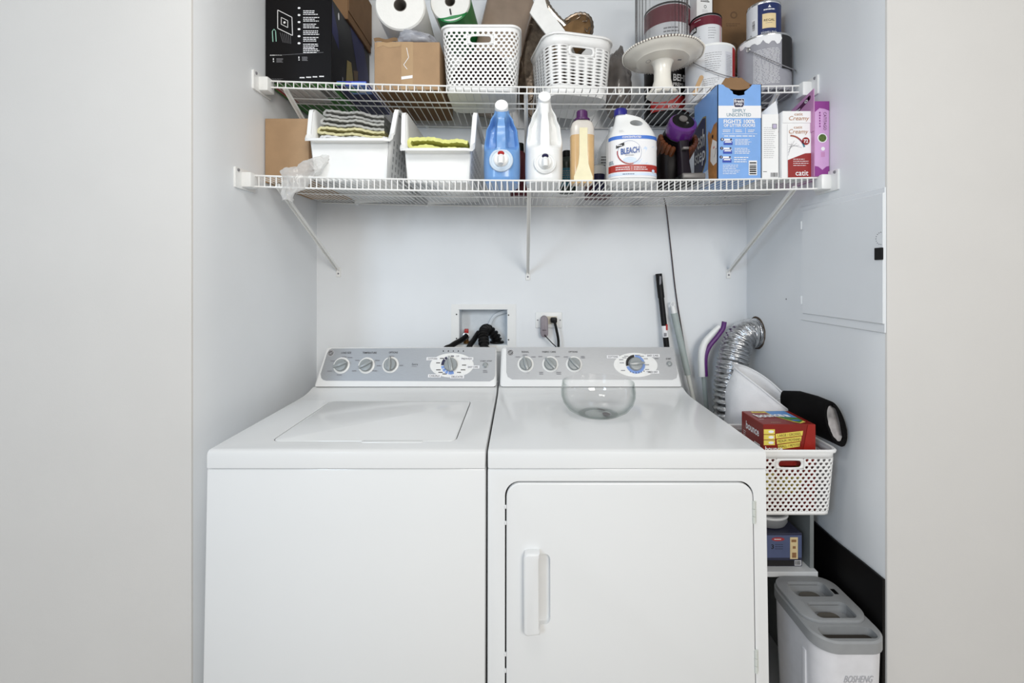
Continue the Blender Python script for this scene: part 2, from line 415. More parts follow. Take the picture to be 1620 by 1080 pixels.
for k in range(9):
    a = PI * 0.5 + PI * k / 8 * 1.0
    q.box((XR - 0.0098, 1.158 - 0.016 * math.cos(a) - 0.001, 1.441 + 0.016 * math.sin(a) - 0.001), (XR - 0.0088, 1.158 - 0.016 * math.cos(a) + 0.001, 1.441 + 0.016 * math.sin(a) + 0.001), INKG, 0, T=T0)
q.build('vent_dots', dr)['kind'] = 'stuff'
q = B(); q.lathe([(0, 0), (0.003, 0), (0.002, 0.002), (0, 0.002)], INKG, 8)
tag(q.build('wall_nail'), 'small nail in the right wall above the silver duct', 'nail', loc=(XR, XR * F / (1244 - CX), ZZ(473, 1.58)), rot=(0, -PI / 2, 0))

# laundry outlet box, valve, hoses
x0, x1, z0, z1 = OB; xa, xb, za, zb = XX(714, YB), XX(816, YB), ZZ(556, YB), ZZ(481, YB)
o = Vector(((x0 + x1) / 2, YB, z0)); T0 = Matrix.Translation(-o)
t = thing('laundry_outlet_box', 'white recessed washer outlet box in the back wall', 'outlet box', o)
BOXW = mat('outlet_box_plastic', (228, 234, 239), 0.4)
q = B(); fr = 0.004
q.box((xa, YB - fr, za), (x0, YB, zb), WPLAS, 0, T=T0); q.box((x1, YB - fr, za), (xb, YB, zb), WPLAS, 0, T=T0)
q.box((x0, YB - fr, z1), (x1, YB, zb), WPLAS, 0, T=T0); q.box((x0, YB - fr, za), (x1, YB, z0), WPLAS, 0, T=T0); q.build('frame', t, 0)
q = B()
q.box((x0, YB + 0.085, z0), (x1, YB + 0.09, z1), BOXW, 0, T=T0)
for a, b in (((x0, YB, z0), (x0 + 0.002, YB + 0.086, z1)), ((x1 - 0.002, YB, z0), (x1, YB + 0.086, z1)), ((x0, YB, z0), (x1, YB + 0.086, z0 + 0.002)), ((x0, YB, z1 - 0.002), (x1, YB + 0.086, z1))): q.box(a, b, BOXW, 0, T=T0)
q.build('recess', t, 0)
for px, py in ((722.5, 497), (722.5, 535), (804.5, 498), (804.5, 537)):
    q = B(); q.lathe([(0, 0), (0.003, 0), (0.003, 0.002), (0, 0.002)], INKK, 8, Matrix.Translation(Vector((XX(px, YB), YB - 0.004, ZZ(py, YB))) - o) @ Matrix.Rotation(PI / 2, 4, 'X')); q.build('screw', t)
q = B(); pa = P(795, 490, 1.92) - o; q.tube(smooth([P(772, 520, 1.93) - o, P(782, 500, 1.93) - o, P(803, 491, 1.93) - o], 5), 0.008, BOXW, 8); q.build('vent_pipe', t)
BRASS = mat('brass', (132, 98, 58), 0.35, metal=0.9); REDP = mat('red_plastic', (178, 40, 36), 0.4)
c = P(738, 531, 1.90)
t = thing('water_valve', 'brass water valve with red handle in the outlet box', 'valve', (c.x, c.y, z0))
zc = c.z - z0
q = B(); q.lathe([(0.013, 0.002), (0.013, 0.012), (0.009, 0.014), (0.009, zc + 0.012)], BRASS, 14); q.build('valve_body', t)
q = B(); q.box((-0.009, -0.008, zc + 0.012), (0.009, 0.008, zc + 0.03), REDP, 0.003); q.build('handle', t)
q = B(); q.lathe([(0.014, 0), (0.015, 0.004), (0.015, 0.012), (0.01, 0.013)], CHROME, 18, Matrix.Translation((0, -0.008, zc)) @ Matrix.Rotation(PI / 2, 4, 'X')); q.build('outlet_collar', t)
q = B(); q.tube(smooth([P(738, 531, 1.875), P(731, 537, 1.85), P(714, 547, 1.80), P(700, 562, 1.77), P(696, 640, 1.765), P(698, 760, 1.77)], 6), 0.011, RUBBER, 10); tag(q.build('water_hose'), 'black rubber water hose leaving the red valve', 'hose')
q = B(); q.tube(smooth([P(757, 526, 1.895), P(750, 537, 1.85), P(742, 549, 1.80), P(736, 570, 1.77), P(735, 650, 1.765), P(738, 760, 1.77)], 6), 0.011, RUBBER, 10); tag(q.build('water_hose'), 'black rubber water hose beside the ribbed drain hose', 'hose')
# drain hose: ribbed, hooked over into the box
path = smooth([P(766, 690, 1.755), P(766, 600, 1.76), P(766, 552, 1.785), P(765, 535, 1.82), P(766, 523, 1.855), P(772, 521, 1.89), P(784, 533, 1.91), P(787, 544, 1.915)], 12)
rs = [0.0195 + 0.0032 * (1 if (k % 4) < 2 else -1) for k in range(len(path))]
q = B(); q.tube(path, rs, RUBBER, 14); dh = tag(q.build('drain_hose'), 'thick black ribbed drain hose hooked into the outlet box', 'hose')
q = B(); q.lathe([(0.03, 0), (0.032, 0.004), (0.03, 0.008), (0.018, 0.009)], BLACK, 18, Matrix.Translation((P(786, 545, 1.91).x, 1.91, z0 + 0.002)))
tag(q.build('drain_flange'), 'flat black drain ring on the outlet box floor', 'drain ring')

# power outlet
IVORY = mat('receptacle_ivory', (222, 214, 196), 0.4)
o = Vector((XX(868, YB), YB, ZZ(518, YB))); T0 = Matrix.Translation(-o)
t = thing('wall_outlet', 'white wall outlet plate above the dryer', 'outlet', o)
q = B(); q.box((XX(847, YB), YB - 0.006, ZZ(518.5, YB)), (XX(889, YB), YB, ZZ(493.5, YB)), WPLAS, 0.003, 2, T0); q.build('plate', t)
q = B(); q.box((XX(856, YB), YB - 0.009, ZZ(512, YB)), (XX(881, YB), YB - 0.005, ZZ(500, YB)), IVORY, 0.001, 1, T0); q.build('receptacle', t)
for px in (850.5, 886):
    q = B(); q.lathe([(0, 0), (0.003, 0), (0.003, 0.0015), (0, 0.0015)], INKG, 8, Matrix.Translation(Vector((XX(px, YB), YB - 0.006, ZZ(506, YB))) - o) @ Matrix.Rotation(PI / 2, 4, 'X')); q.build('screw', t)
GREYP = mat('charger_grey', (138, 130, 136), 0.5)
c = Vector((XX(861, 1.83), 1.851, ZZ(533, 1.83)))
t = thing('charger_plug', 'grey oblong charger plugged into the wall outlet', 'charger', c)
q = B(); q.prism(rrect(-0.0155, 0.0155, 0, 0.088, 0.0154, 6), 'y', -0.034, -0.001, GREYP, 0.004, 2); q.build('charger_body', t)
pr = Print(plane((-0.0155, -0.034, 0), (1, 0, 0), (0, 0, 1))); pr.text('dyson', 0.0155, 0.03, 0.016, None, INKK, bold=0.02); pr.build('lettering', t)
q = B(); q.tube(smooth([Vector((0.001, -0.03, 0.012)), Vector((0.006, -0.036, 0.004)), Vector((0.03, -0.03, -0.022)), Vector((0.056, -0.03, -0.055)), Vector((0.07, -0.04, -0.15))], 5), 0.0022, RUBBER, 6); q.build('cord', t)
c = Vector((XX(876, 1.84), 1.851, ZZ(506, 1.84)))
t = thing('power_plug', 'black dryer power plug and cord in the wall outlet', 'plug', c)
q = B(); q.box((-0.013, -0.03, -0.011), (0.013, -0.001, 0.011), BLACK, 0.005, 2); q.build('plug_head', t)
q = B(); q.tube(smooth([Vector((0.002, -0.024, -0.004)), Vector((0.008, -0.03, -0.03)), Vector((0.017, -0.028, -0.075)), Vector((0.018, -0.03, -0.11)), Vector((0.018, -0.04, -0.2))], 5), 0.0055, RUBBER, 8); q.build('cord', t)
# ------------------------------------------------------------------ washer and dryer
YM, ZT, WM = 1.09, 0.914, 0.686                     # front plane, top height, width
def shear(me):
    for v in me.vertices: v.co.y -= 0.027 * (ZT - v.co.z) * max(0, min(1, 1 - v.co.y / 0.3)) if v.co.z < 0.872 else 0
CF0, CF1 = Vector((0, 0.553, 0.931)), Vector((0, 0.606, 1.063))   # console face, bottom and top edge (local y, z)
CV = (CF1 - CF0).normalized(); CLEN = (CF1 - CF0).length; CN = Vector((0, -CV.z, CV.y))
def console_uv(px, py, x0):
    """where the photograph's point lies on the slanted console face (u from the machine's left side, v up the face)"""
    d = Vector(((px - CX) / F, 1, -(py - CY) / F)); o = Vector((0, 0, CH)); c0 = CF0 + Vector((0, YM, 0))
    tt = (c0 - o).dot(CN) / d.dot(CN); p = o + d * tt
    return p.x - x0, (p - c0).dot(CV)
def machine(name, label, cat, x0):
    t = thing(name, label, cat, (x0, YM, 0)); W = WM
    q = B(); q.box((0, 0.0, 0.02), (W, 0.655, 0.868), ENAMEL, 0.004, 2)
    for x in (0.03, W - 0.07):
        for y in (0.05, 0.58): q.box((x, y, 0), (x + 0.04, y + 0.04, 0.03), BLACK)
    cab = q.build('cabinet', t)
    q = B(); q.box((0.006, 0.006, 0.86), (W - 0.006, 0.64, 0.874), GAP); q.build('seam', t)
    q = B()
    prof = [(-0.003, 0.8705), (-0.003, 0.902), (-0.001, 0.909), (0.005, ZT - 0.0008), (0.012, ZT), (0.44, ZT), (0.485, ZT + 0.001), (0.52, ZT + 0.005), (0.545, ZT + 0.012), (0.553, ZT + 0.014), (0.655, ZT + 0.014), (0.655, 0.8705)]
    q.prism(prof, 'x', 0.0, W, ENAMEL, 0.004, 2); top = q.build('top_panel', t)
    q = B(); q.box((0.012, 0.56, ZT + 0.008), (W - 0.008, 0.64, 0.934), GAP); q.build('console_seam', t)
    # console: slanted face, ends leaning in towards the top
    q = B()
    prof = [(0.553, 0.931), (0.6045, 1.058), (0.607, 1.0625), (0.612, 1.066), (0.62, 1.067), (0.648, 1.06), (0.655, 1.03), (0.655, 0.931)]
    q.prism(prof, 'x', 0, W, ENAMEL2, 0.0)
    con = q.build('console', t)
    lean = 0.022 if x0 < -0.5 else 0.004; lean_r = 0.004 if x0 < -0.5 else 0.016
    bm = bmesh.new(); bm.from_mesh(con.data)
    for v in bm.verts:
        k = (v.co.z - 0.931) / 0.136
        v.co.x += (lean * k + 0.004) * (v.co.x < W / 2) - (lean_r * k + 0.001) * (v.co.x >= W / 2)
    ed = [e for e in bm.edges if abs(e.verts[0].co.x - e.verts[1].co.x) < 0.05]
    bmesh.ops.bevel(bm, geom=ed, offset=0.012, segments=4, profile=0.5, affect='EDGES', clamp_overlap=True)
    bm.to_mesh(con.data); bm.free()
    con.data.polygons.foreach_set('use_smooth', [True] * len(con.data.polygons)); con.data.set_sharp_from_angle(angle=math.radians(40))
    fmap = lambda u, v, h: Vector((u, 0, 0)) + CF0 + CV * v + CN * h
    return t, cab, top, fmap
def knob(t, fmap, u, v, r, ang, name='knob', ring=True, face=KNOB):
    M = Matrix((Vector((1, 0, 0)), CV, CN)).transposed().to_4x4(); M.translation = fmap(u, v, 0.001)
    q = B(); q.lathe([(r * 0.82, 0), (r * 0.80, 0.012), (r * 0.72, 0.016), (r * 0.4, 0.0165), (0, 0.0165)], face, 28, M); kb = q.build(name, t)
    Mr = M @ Matrix.Rotation(ang, 4, 'Z')
    q = B(); q.prism([(-r * 0.16, -r * 0.86), (r * 0.16, -r * 0.86), (r * 0.24, 0), (r * 0.1, r * 0.98), (-r * 0.1, r * 0.98), (-r * 0.24, 0)], 'z', 0.008, 0.026, face, 0.0025, 2, Mr); q.build('grip', kb)
    if ring:
        q = B(); q.lathe([(r * 0.82, 0.0), (r * 0.82, 0.003), (r * 0.93, 0.004), (r * 1.06, 0.0025), (r * 1.1, 0.0)], KRING, 32, M); q.build('dial_ring', kb)
    return kb
def console_panel(t, fmap, pts):
    q = B(); pr = []
    n = len(pts); vs = [fmap(u, v, 0.0002) for u, v in pts] + [fmap(u, v, 0.0012) for u, v in pts]
    q.add(vs, [tuple(range(n, 2 * n))] + [(k, (k + 1) % n, n + (k + 1) % n, n + k) for k in range(n)], SILVER)
    q.build('control_panel', t)
def oval(t, fmap, u, v, ru, rv):
    q = B(); n = 40
    a = [fmap(u + ru * math.cos(2 * PI * k / n), v + rv * math.sin(2 * PI * k / n), 0.0012) for k in range(n)]
    b_ = [fmap(u + ru * 0.985 * math.cos(2 * PI * k / n), v + rv * 0.985 * math.sin(2 * PI * k / n), 0.0022) for k in range(n)]
    q.loft([a, b_], KRING); q.build('timer_plate', t)
NAVY = mat('ink_navy', (24, 22, 66), 0.5); SKYB = mat('ink_light_blue', (126, 158, 220), 0.5)
WX0, DX0 = -0.770, -0.0785
# washer
t, cab, top, fm = machine('washing_machine', 'white top-loading washing machine on the left', 'washing machine', WX0)
shear(cab.data)
c = B(); c.prism(rrect(0.124, 0.605, 0.057, 0.425, 0.022, 6), 'z', ZT - 0.006, ZT + 0.05, ENAMEL); boolean(top, c)
q = B(); q.prism(rrect(0.1262, 0.6022, 0.0595, 0.424, 0.020, 6), 'z', ZT - 0.0062, ZT + 0.0004, ENAMEL, 0.002, 2); lid = q.build('lid', t)
q = B(); q.prism(rrect(0.36, 0.52, 0.048, 0.062, 0.0065, 6), 'z', ZT - 0.001, ZT + 0.0012, ENAMEL, 0.001, 2); q.build('lid_grip', lid)
q = B(); q.prism(rrect(0.122, 0.607, 0.055, 0.427, 0.022, 6), 'z', ZT - 0.0075, ZT - 0.0058, GAP); q.build('lid_seam', t)
U = lambda px, py: console_uv(px, py, WX0)
bl, br, tr, tl = U(506, 602), U(783, 603), U(784, 549.5), U(520, 552.5)
pts = [(bl[0] + 0.025, bl[1]), (br[0] - 0.02, br[1]), (br[0] - 0.005, br[1] + 0.008), (br[0], br[1] + 0.022), (tr[0], tr[1]), (tl[0] + 0.012, tl[1] + 0.003), (tl[0] + 0.002, tl[1] - 0.002), (tl[0] - 0.003, tl[1] - 0.014), (bl[0] - 0.001, bl[1] + 0.024), (bl[0] + 0.004, bl[1] + 0.01), (bl[0] + 0.012, bl[1] + 0.003)]
console_panel(t, fm, pts)
for px, py, a in ((540.5, 578, -1.25), (580, 578, -1.1), (618, 577, 0.05)): u, v = U(px, py); knob(t, fm, u, v, 0.0285, a)
u, v = U(715, 577.5); oval(t, fm, u, v, 0.083, 0.046)
pr = Print(fm); tu, tv = U(713.5, 577)
for a0, a1, m in ((2.1, 2.38, NAVY), (2.45, 3.2, NAVY), (3.28, 3.6, SKYB), (3.68, 4.0, SKYB), (4.08, 4.4, SKYB), (4.48, 5.1, SKYB)): tg = Print(fm); tg.ell(tu, tv, 0.037, 0.036, m, 7, 8, 0.7, a0, a1); tg.build('dial_scale', t)
for px, py, s_, wd in ((684.5, 567.5, 'COTTONS', 0.036), (738.5, 567.5, 'PREWASH', 0.04), (748.5, 580.5, 'EASY CARE', 0.038), (687.5, 594.5, 'CASUALS', 0.038), (723.5, 596, 'DELICATES', 0.042)):
    a, b = U(px, py); tg = Print(fm); tg.rect(a - wd / 2 - 0.005, b - 0.0058, a + wd / 2 + 0.005, b + 0.0058, INKW, 7); tg.text(s_, a, b, wd, 0.0066, INKK, 8, bold=0.01); tg.build('cycle_label', t)
for px, py, s_, wd in ((548, 558, 'LOAD SIZE', 0.038), (585, 558, 'TEMPERATURE', 0.054), (622.5, 557.5, 'OPTIONS', 0.034), (769, 571, 'START / STOP', 0.044)):
    a, b = U(px, py); tg = Print(fm); tg.text(s_, a, b, wd, 0.0068 if py < 570 else 0.005, INKK, 5, bold=0.01); tg.build('caption', t)
a, b = U(656.5, 577); pr.text('Extra', a, b + 0.002, 0.022, 0.007, INKK, 5); pr.bars(a - 0.012, b - 0.008, a + 0.012, b - 0.004, 1, INKG, 5)
for px, py in ((527, 571), (522, 587), (537, 593), (545, 564.5), (554, 565.5), (566, 570), (561, 586.5), (593, 586.5), (597.5, 570), (600, 578.5), (636, 578), (620.5, 563.5), (700, 567), (694, 574), (694, 585), (697.5, 589), (704, 591.5), (735, 577.5), (733, 585), (727, 589), (768, 586), (768, 588.5)):
    a, b = U(px, py); pr.bars(a - 0.009, b - 0.0022, a + 0.009, b + 0.0022, 1, INKG if px < 650 or px > 760 else INKK, 7, 0.8, 0.2)
for k in range(5): a, b = U(701.5 + 7.9 * k, 555.3); pr.ell(a, b, 0.0022, 0.0028, INKK, 5, 8)
a, b = U(720, 563.5); pr.text('OFF', a + 0.01, b, 0.012, 0.006, INKG, 8); pr.rect(a - 0.016, b - 0.003, a - 0.004, b + 0.003, INKG, 8)
def badge(pr, a, b):
    pr.ell(a, b, 0.0125, 0.0125, INKW, 5, 24); pr.ell(a, b, 0.0115, 0.0115, INKK, 6, 24); pr.ell(a, b, 0.0095, 0.0095, INKW, 7, 24, 0.9)
    pr.text('GE', a, b, 0.011, 0.0095, INKW, 7, shear=0.35)
a, b = U(523.5, 558.5); tg = Print(fm); badge(tg, a, b); tg.build('round_badge', t)
pr.build('fine_print', t)['kind'] = 'stuff'
knob(t, fm, tu, tv, 0.031, 0.22, 'timer_knob', False)
M = Matrix((Vector((1, 0, 0)), CV, CN)).transposed().to_4x4()
def button(t, fm, u, v):
    MM = M.copy(); MM.translation = fm(u, v, 0.001); q = B(); q.lathe([(0.0105, 0), (0.0105, 0.003), (0.0085, 0.0035), (0.0082, 0.006), (0.007, 0.008), (0, 0.0085)], KNOB, 20, MM); q.build('push_button', t)
u, v = U(768, 577.5); button(t, fm, u, v)
# dryer
t, cab, top, fm = machine('tumble_dryer', 'white front-loading tumble dryer on the right', 'dryer', DX0)
lx = lambda px: XX(px, YM) - DX0
DZ = [ZZ(762, YM), 0.30]; dx0, dx1 = lx(800.5), lx(1190)
c = B(); c.prism(rrect(dx0 - 0.0025, dx1 + 0.0015, DZ[1] - 0.003, DZ[0] + 0.003, 0.036, 8), 'y', -0.05, 0.016, GAP)
boolean(cab, c)
q = B(); q.prism(rrect(dx0 - 0.002, dx1 + 0.001, DZ[1] - 0.0025, DZ[0] + 0.0025, 0.036, 8), 'y', 0.0145, 0.0165, GAP); sm = q.build('door_seam', t); 
q = B(); q.prism(rrect(dx0 + 0.0012, dx1 - 0.001, DZ[1], DZ[0] - 0.0012, 0.034, 8), 'y', -0.003, 0.014, ENAMEL, 0.003, 3); door = q.build('door', t)
hz0, hz1 = ZZ(993, YM - 0.01), ZZ(868, YM - 0.01)
c = B(); c.prism(rrect(lx(838), lx(870), hz0 + 0.012, hz1 - 0.012, 0.014, 6), 'y', -0.05, 0.009, ENAMEL, 0.0)
boolean(door, c)
# handle: a long bar, flat outer side, round ends
q = B(); q.prism([(lx(828), hz0 + 0.008), (lx(831), hz0 + 0.001), (lx(835), hz0), (lx(853), hz0 + 0.003), (lx(854), hz0 + 0.012), (lx(852), hz0 + 0.018), (lx(852), hz1 - 0.016), (lx(853), hz1), (lx(835), hz1), (lx(830), hz1 - 0.003), (lx(828), hz1 - 0.012)], 'y', -0.026, -0.001, ENAMEL2, 0.005, 3); hd = q.build('handle', door)
for z in (hz0 + 0.01, hz1 - 0.03):
    q = B(); q.box((lx(838), -0.004, z), (lx(848), 0.009, z + 0.02), ENAMEL2, 0.002); q.build('handle_post', door)
HING = mat('hinge_painted', (210, 214, 208), 0.4)
for py in (807, 1036):
    z = ZZ(py, YM); q = B()
    for k in range(3): q.tube([(dx1 + 0.0, -0.004, z - 0.027 + 0.018 * k), (dx1 + 0.0, -0.004, z - 0.0102 + 0.018 * k)], 0.0038, HING, 8)
    q.box((dx1 - 0.001, -0.003, z - 0.026), (dx1 + 0.007, 0.0, z + 0.026), HING, 0.001, 1); h = q.build('hinge', t); shear(h.data)
for py in (800, 825, 1027, 1052):
    z = ZZ(py, YM); q = B(); q.box((dx0 - 0.0035, -0.003, z - 0.004), (dx0 + 0.001, 0.003, z + 0.004), ENAMEL2, 0.001, 1); h = q.build('door_catch', t); shear(h.data)
shear(cab.data)
for o_ in [sm, door] + list(door.children): shear(o_.data)
U = lambda px, py: console_uv(px, py, DX0)
bl, br, tr, tl = U(801, 600), U(1073, 600.5), U(1063, 549.5), U(801, 549.5)
pts = [(bl[0] + 0.022, bl[1]), (br[0] - 0.022, br[1]), (br[0] - 0.006, br[1] + 0.006), (br[0], br[1] + 0.022), (tr[0] + 0.006, tr[1] - 0.01), (tr[0], tr[1]), (tl[0], tl[1]), (bl[0], bl[1] + 0.026), (bl[0] + 0.005, bl[1] + 0.01)]
console_panel(t, fm, pts)
for px, py, a in ((831.5, 576, 0.25), (870.5, 576, 0.7), (908, 576, 0.75)): u, v = U(px, py); knob(t, fm, u, v, 0.0285, a)
u, v = U(1005.5, 577); oval(t, fm, u, v, 0.083, 0.046)
pr = Print(fm); tu, tv = U(1005, 576)
for a0, a1, m in ((1.62, 3.35, INKK), (3.42, 5.0, SKYB), (5.0, 6.28, SKYB), (0.05, 1.55, SKYB)): tg = Print(fm); tg.ell(tu, tv, 0.0365, 0.0355, m, 7, 14, 0.72, a0, a1); tg.build('dial_scale', t)
for px, py, s_, wd in ((969.5, 564.5, 'COTTONS', 0.037), (1032.5, 562.5, 'EASY CARE', 0.042), (1031.5, 588.5, 'TIMED DRY', 0.042)):
    a, b = U(px, py); tg = Print(fm); tg.rect(a - wd / 2 - 0.005, b - 0.0058, a + wd / 2 + 0.005, b + 0.0058, INKW, 7); tg.text(s_, a, b, wd, 0.0066, INKK, 8, bold=0.01); tg.build('cycle_label', t)
for px, py, s_, wd in ((831, 556.5, 'SIGNAL', 0.028), (868.5, 556.5, 'FABRIC CARE', 0.052), (906.5, 556.5, 'OPTIONS', 0.034), (1057.5, 567.5, 'START', 0.020)):
    a, b = U(px, py); tg = Print(fm); tg.text(s_, a, b, wd, 0.0068, INKK, 5, bold=0.01); tg.build('caption', t)
for px, py in ((819.5, 564.5), (831, 561.5), (844, 564.5), (855.5, 564), (882, 564), (857, 589), (857, 591.5), (884, 589), (884, 591.5), (895.5, 564.5), (922.5, 564), (922.5, 566), (991, 563.5), (988, 566), (983, 569), (984, 574), (986, 586), (1009, 562), (1016, 563.5), (1022, 567.5), (1039, 567), (1023, 577), (1024, 584.5)):
    a, b = U(px, py); pr.bars(a - 0.009, b - 0.002, a + 0.009, b + 0.002, 1, INKG, 7, 0.8, 0.2)
for px, py in ((997, 588), (1001.5, 589.5), (1006, 590), (1010.5, 589.5), (1014.5, 588.5), (1018.5, 587)): a, b = U(px, py); pr.rect(a - 0.0015, b - 0.002, a + 0.0015, b + 0.002, INKK, 7)
a, b = U(807.5, 557.5); tg = Print(fm); badge(tg, a, b); tg.build('round_badge', t)
pr.build('fine_print', t)['kind'] = 'stuff'
knob(t, fm, tu, tv, 0.031, -1.5, 'timer_knob', False)
u, v = U(1058.5, 575.5); button(t, fm, u, v)

# glass bowl on the dryer
c = Vector((XX(946, 1.375), 1.375, ZT))
t = thing('glass_bowl', 'clear round glass bowl standing on the dryer top', 'bowl', c)
prof = [(0, 0.002), (0.05, 0.002), (0.072, 0.006), (0.093, 0.018), (0.107, 0.036), (0.1135, 0.056), (0.114, 0.074), (0.1105, 0.1), (0.109, 0.1008), (0.1075, 0.1), (0.111, 0.074), (0.1105, 0.056), (0.104, 0.038), (0.091, 0.0215), (0.07, 0.0095), (0.05, 0.0055), (0, 0.0055)]
q = B(); q.lathe(prof, GLASS, 64); q.build('bowl_body', t)
q = B(); q.lathe([(0.04, 0.0004), (0.058, 0.0004), (0.06, 0.0025), (0.045, 0.0018)], GLASS, 48, closed=True); q.build('foot_ring', t)
STK = mat('sticker_grey', (96, 90, 92), 0.5)
pr = Print(plane((0, 0, 0.006), (1, 0, 0), (0, 1, 0)));  pr.ell(0.022, -0.022, 0.012, 0.018, STK, 1, 20); pr.poly([(0.0, 0.03), (0.02, 0.012), (0.03, 0.016), (0.012, 0.034)], STK, 1); pr.build('sticker', t)
# ------------------------------------------------------------------ shared builders for the goods
def lump(name, c, r, m, seed=0, amp=0.25, fr=9.0, sub=4, parent=None, flat=None, sharp=0.5):
    """a crumpled soft shape: noise-displaced ball"""
    t = bmesh.new(); bmesh.ops.create_icosphere(t, subdivisions=sub, radius=1)
    for v in t.verts:
        p = v.co.copy(); n1 = noise.noise(p * 1.6 + Vector((seed, 0, 0))); n2 = abs(noise.noise(p * fr * 0.5 + Vector((0, seed, 0)))); n3 = abs(noise.noise(p * fr + Vector((0, 0, seed))))
        k = 1 + amp * (n1 * 0.7 + (n2 - 0.25) * sharp * 1.2 + (n3 - 0.25) * sharp * 0.7)
        v.co = Vector((p.x * r[0], p.y * r[1], p.z * r[2])) * k
        if flat is not None: v.co.z = max(v.co.z, flat)
    b = B(); b.join(t, m); o = b.build(name, parent, 60)
    o.location = c; return o
def perforated(name, parent, wt, dt, wb, db, h, N, cellh, v_lo, v_hi, hole, m, handle=None, rad=0.035, thick=0.0026, stagger=1):
    top = rrect(-wt / 2, wt / 2, -dt / 2, dt / 2, rad, 6); bot = rrect(-wb / 2, wb / 2, -db / 2, db / 2, rad * 0.9, 6)
    n = len(top); L = [0.0]
    for k in range(n): L.append(L[-1] + math.dist(top[k], top[(k + 1) % n]))
    sc = (L[n - 1] + L[n]) / 2 / L[n]
    def surf(s_, v):
        s_ = (s_ % 1.0) * L[n]; k = 0
        while k < n - 1 and L[k + 1] < s_: k += 1
        f = (s_ - L[k]) / (L[k + 1] - L[k]); k2 = (k + 1) % n
        a = Vector(top[k]).lerp(Vector(top[k2]), f); c = Vector(bot[k]).lerp(Vector(bot[k2]), f)
        p = c.lerp(a, v); return Vector((p.x, p.y, v * h))
    q = B(); R = max(1, round((v_hi - v_lo) * h / cellh)); H = (v_hi - v_lo) / R
    c8 = [(1, 0), (1, 1), (0, 1), (-1, 1), (-1, 0), (-1, -1), (0, -1), (1, -1)]
    def solid(s0, s1, v0, v1):
        k = max(1, math.ceil((s1 - s0) * N - 1e-6))
        for e in range(k): a, c = s0 + (s1 - s0) * e / k, s0 + (s1 - s0) * (e + 1) / k; q.add([surf(a, v0), surf(c, v0), surf(c, v1), surf(a, v1)], [(0, 1, 2, 3)], m)
    if handle: hn = handle[0]; j0 = round((handle[1] - v_lo) / H); j1 = round((handle[2] - v_lo) / H); handle = (hn, v_lo + j0 * H, v_lo + j1 * H)
    solid(0, 1, 0, v_lo); solid(0, 1, v_hi, 1)
    for j in range(R):
        va, vb = v_lo + j * H, v_lo + (j + 1) * H; inh = handle and j0 <= j < j1; off = stagger * 0.5 if j % 2 else 0.0
        for i in range(-(N // 2), N - N // 2):
            u0 = i - 0.5 + off; u1 = u0 + 1
            if inh and u1 > -hn - 0.5 + 1e-6 and u0 < hn + 0.5 - 1e-6:
                if u0 < -hn - 0.5 - 1e-6: solid(sc + u0 / N, sc - (hn + 0.5) / N, va, vb)
                if u1 > hn + 0.5 + 1e-6: solid(sc + (hn + 0.5) / N, sc + u1 / N, va, vb)
                continue
            sm = sc + (u0 + u1) / 2 / N
            o8 = [surf(sm + du / N / 2, (va + vb) / 2 + dv * H / 2) for du, dv in c8]
            i8 = [surf(sm + du / N / 2, (va + vb) / 2 + dv * H / 2) for du, dv in hole]
            q.add(o8 + i8, [(e, (e + 1) % 8, 8 + (e + 1) % 8, 8 + e) for e in range(8)], m)
    if handle:
        hn, v0, v1 = handle; s0 = sc - (hn + 0.5) / N; s1 = sc + (hn + 0.5) / N; K = 36; a = []; c = []
        su, sv = (s1 - s0) * L[n], (v1 - v0) * h
        for k in range(K):
            th = 2 * PI * k / K; cx_, sy_ = math.cos(th), math.sin(th)
            f = 1 / max(abs(cx_), abs(sy_)); a.append(surf((s0 + s1) / 2 + f * cx_ * (s1 - s0) / 2, (v0 + v1) / 2 + f * sy_ * (v1 - v0) / 2))
            rr = sv * 0.33; hx = su / 2 * 0.8 - rr
            px_ = rr * cx_ + math.copysign(hx, cx_) * min(1, abs(cx_) * 3); pz = rr * sy_
            c.append(surf((s0 + s1) / 2 + px_ / L[n], (v0 + v1) / 2 + pz / h))
        q.add(a + c, [(e, (e + 1) % K, K + (e + 1) % K, K + e) for e in range(K)], m)
    bmesh.ops.remove_doubles(q.bm, verts=q.bm.verts, dist=0.0002)
    o = q.build(name, parent, 40, recalc=False); md = o.modifiers.new('wall', 'SOLIDIFY'); md.thickness = thick; md.offset = -1
    q = B(); q.prism(rrect(-wb / 2 + 0.001, wb / 2 - 0.001, -db / 2 + 0.001, db / 2 - 0.001, rad * 0.9, 6), 'z', 0, 0.004, m); q.build('basket_floor', parent)
    ring = rrect(-wt / 2, wt / 2, -dt / 2, dt / 2, rad, 6); q = B()
    def off(d_, z): return [Vector((x * (1 + d_ / (wt / 2)), y * (1 + d_ / (dt / 2)), z)) for x, y in ring]
    rr = [off(0, h - 0.006), off(0.0035, h - 0.006), off(0.0045, h - 0.001), off(0.001, h + 0.003), off(-0.004, h + 0.001), off(-0.004, h - 0.006)]
    q.loft(rr + [rr[0]], m, caps=False); q.build('rim', parent)
    return o
HEX = [(0.60, 0.12), (0.46, 0.66), (0, 0.84), (-0.46, 0.66), (-0.60, 0.12), (-0.38, -0.58), (0, -0.86), (0.38, -0.58)]
DIA = [(0.8, 0), (0.40, 0.36), (0, 0.58), (-0.40, 0.36), (-0.8, 0), (-0.40, -0.36), (0, -0.58), (0.40, -0.36)]
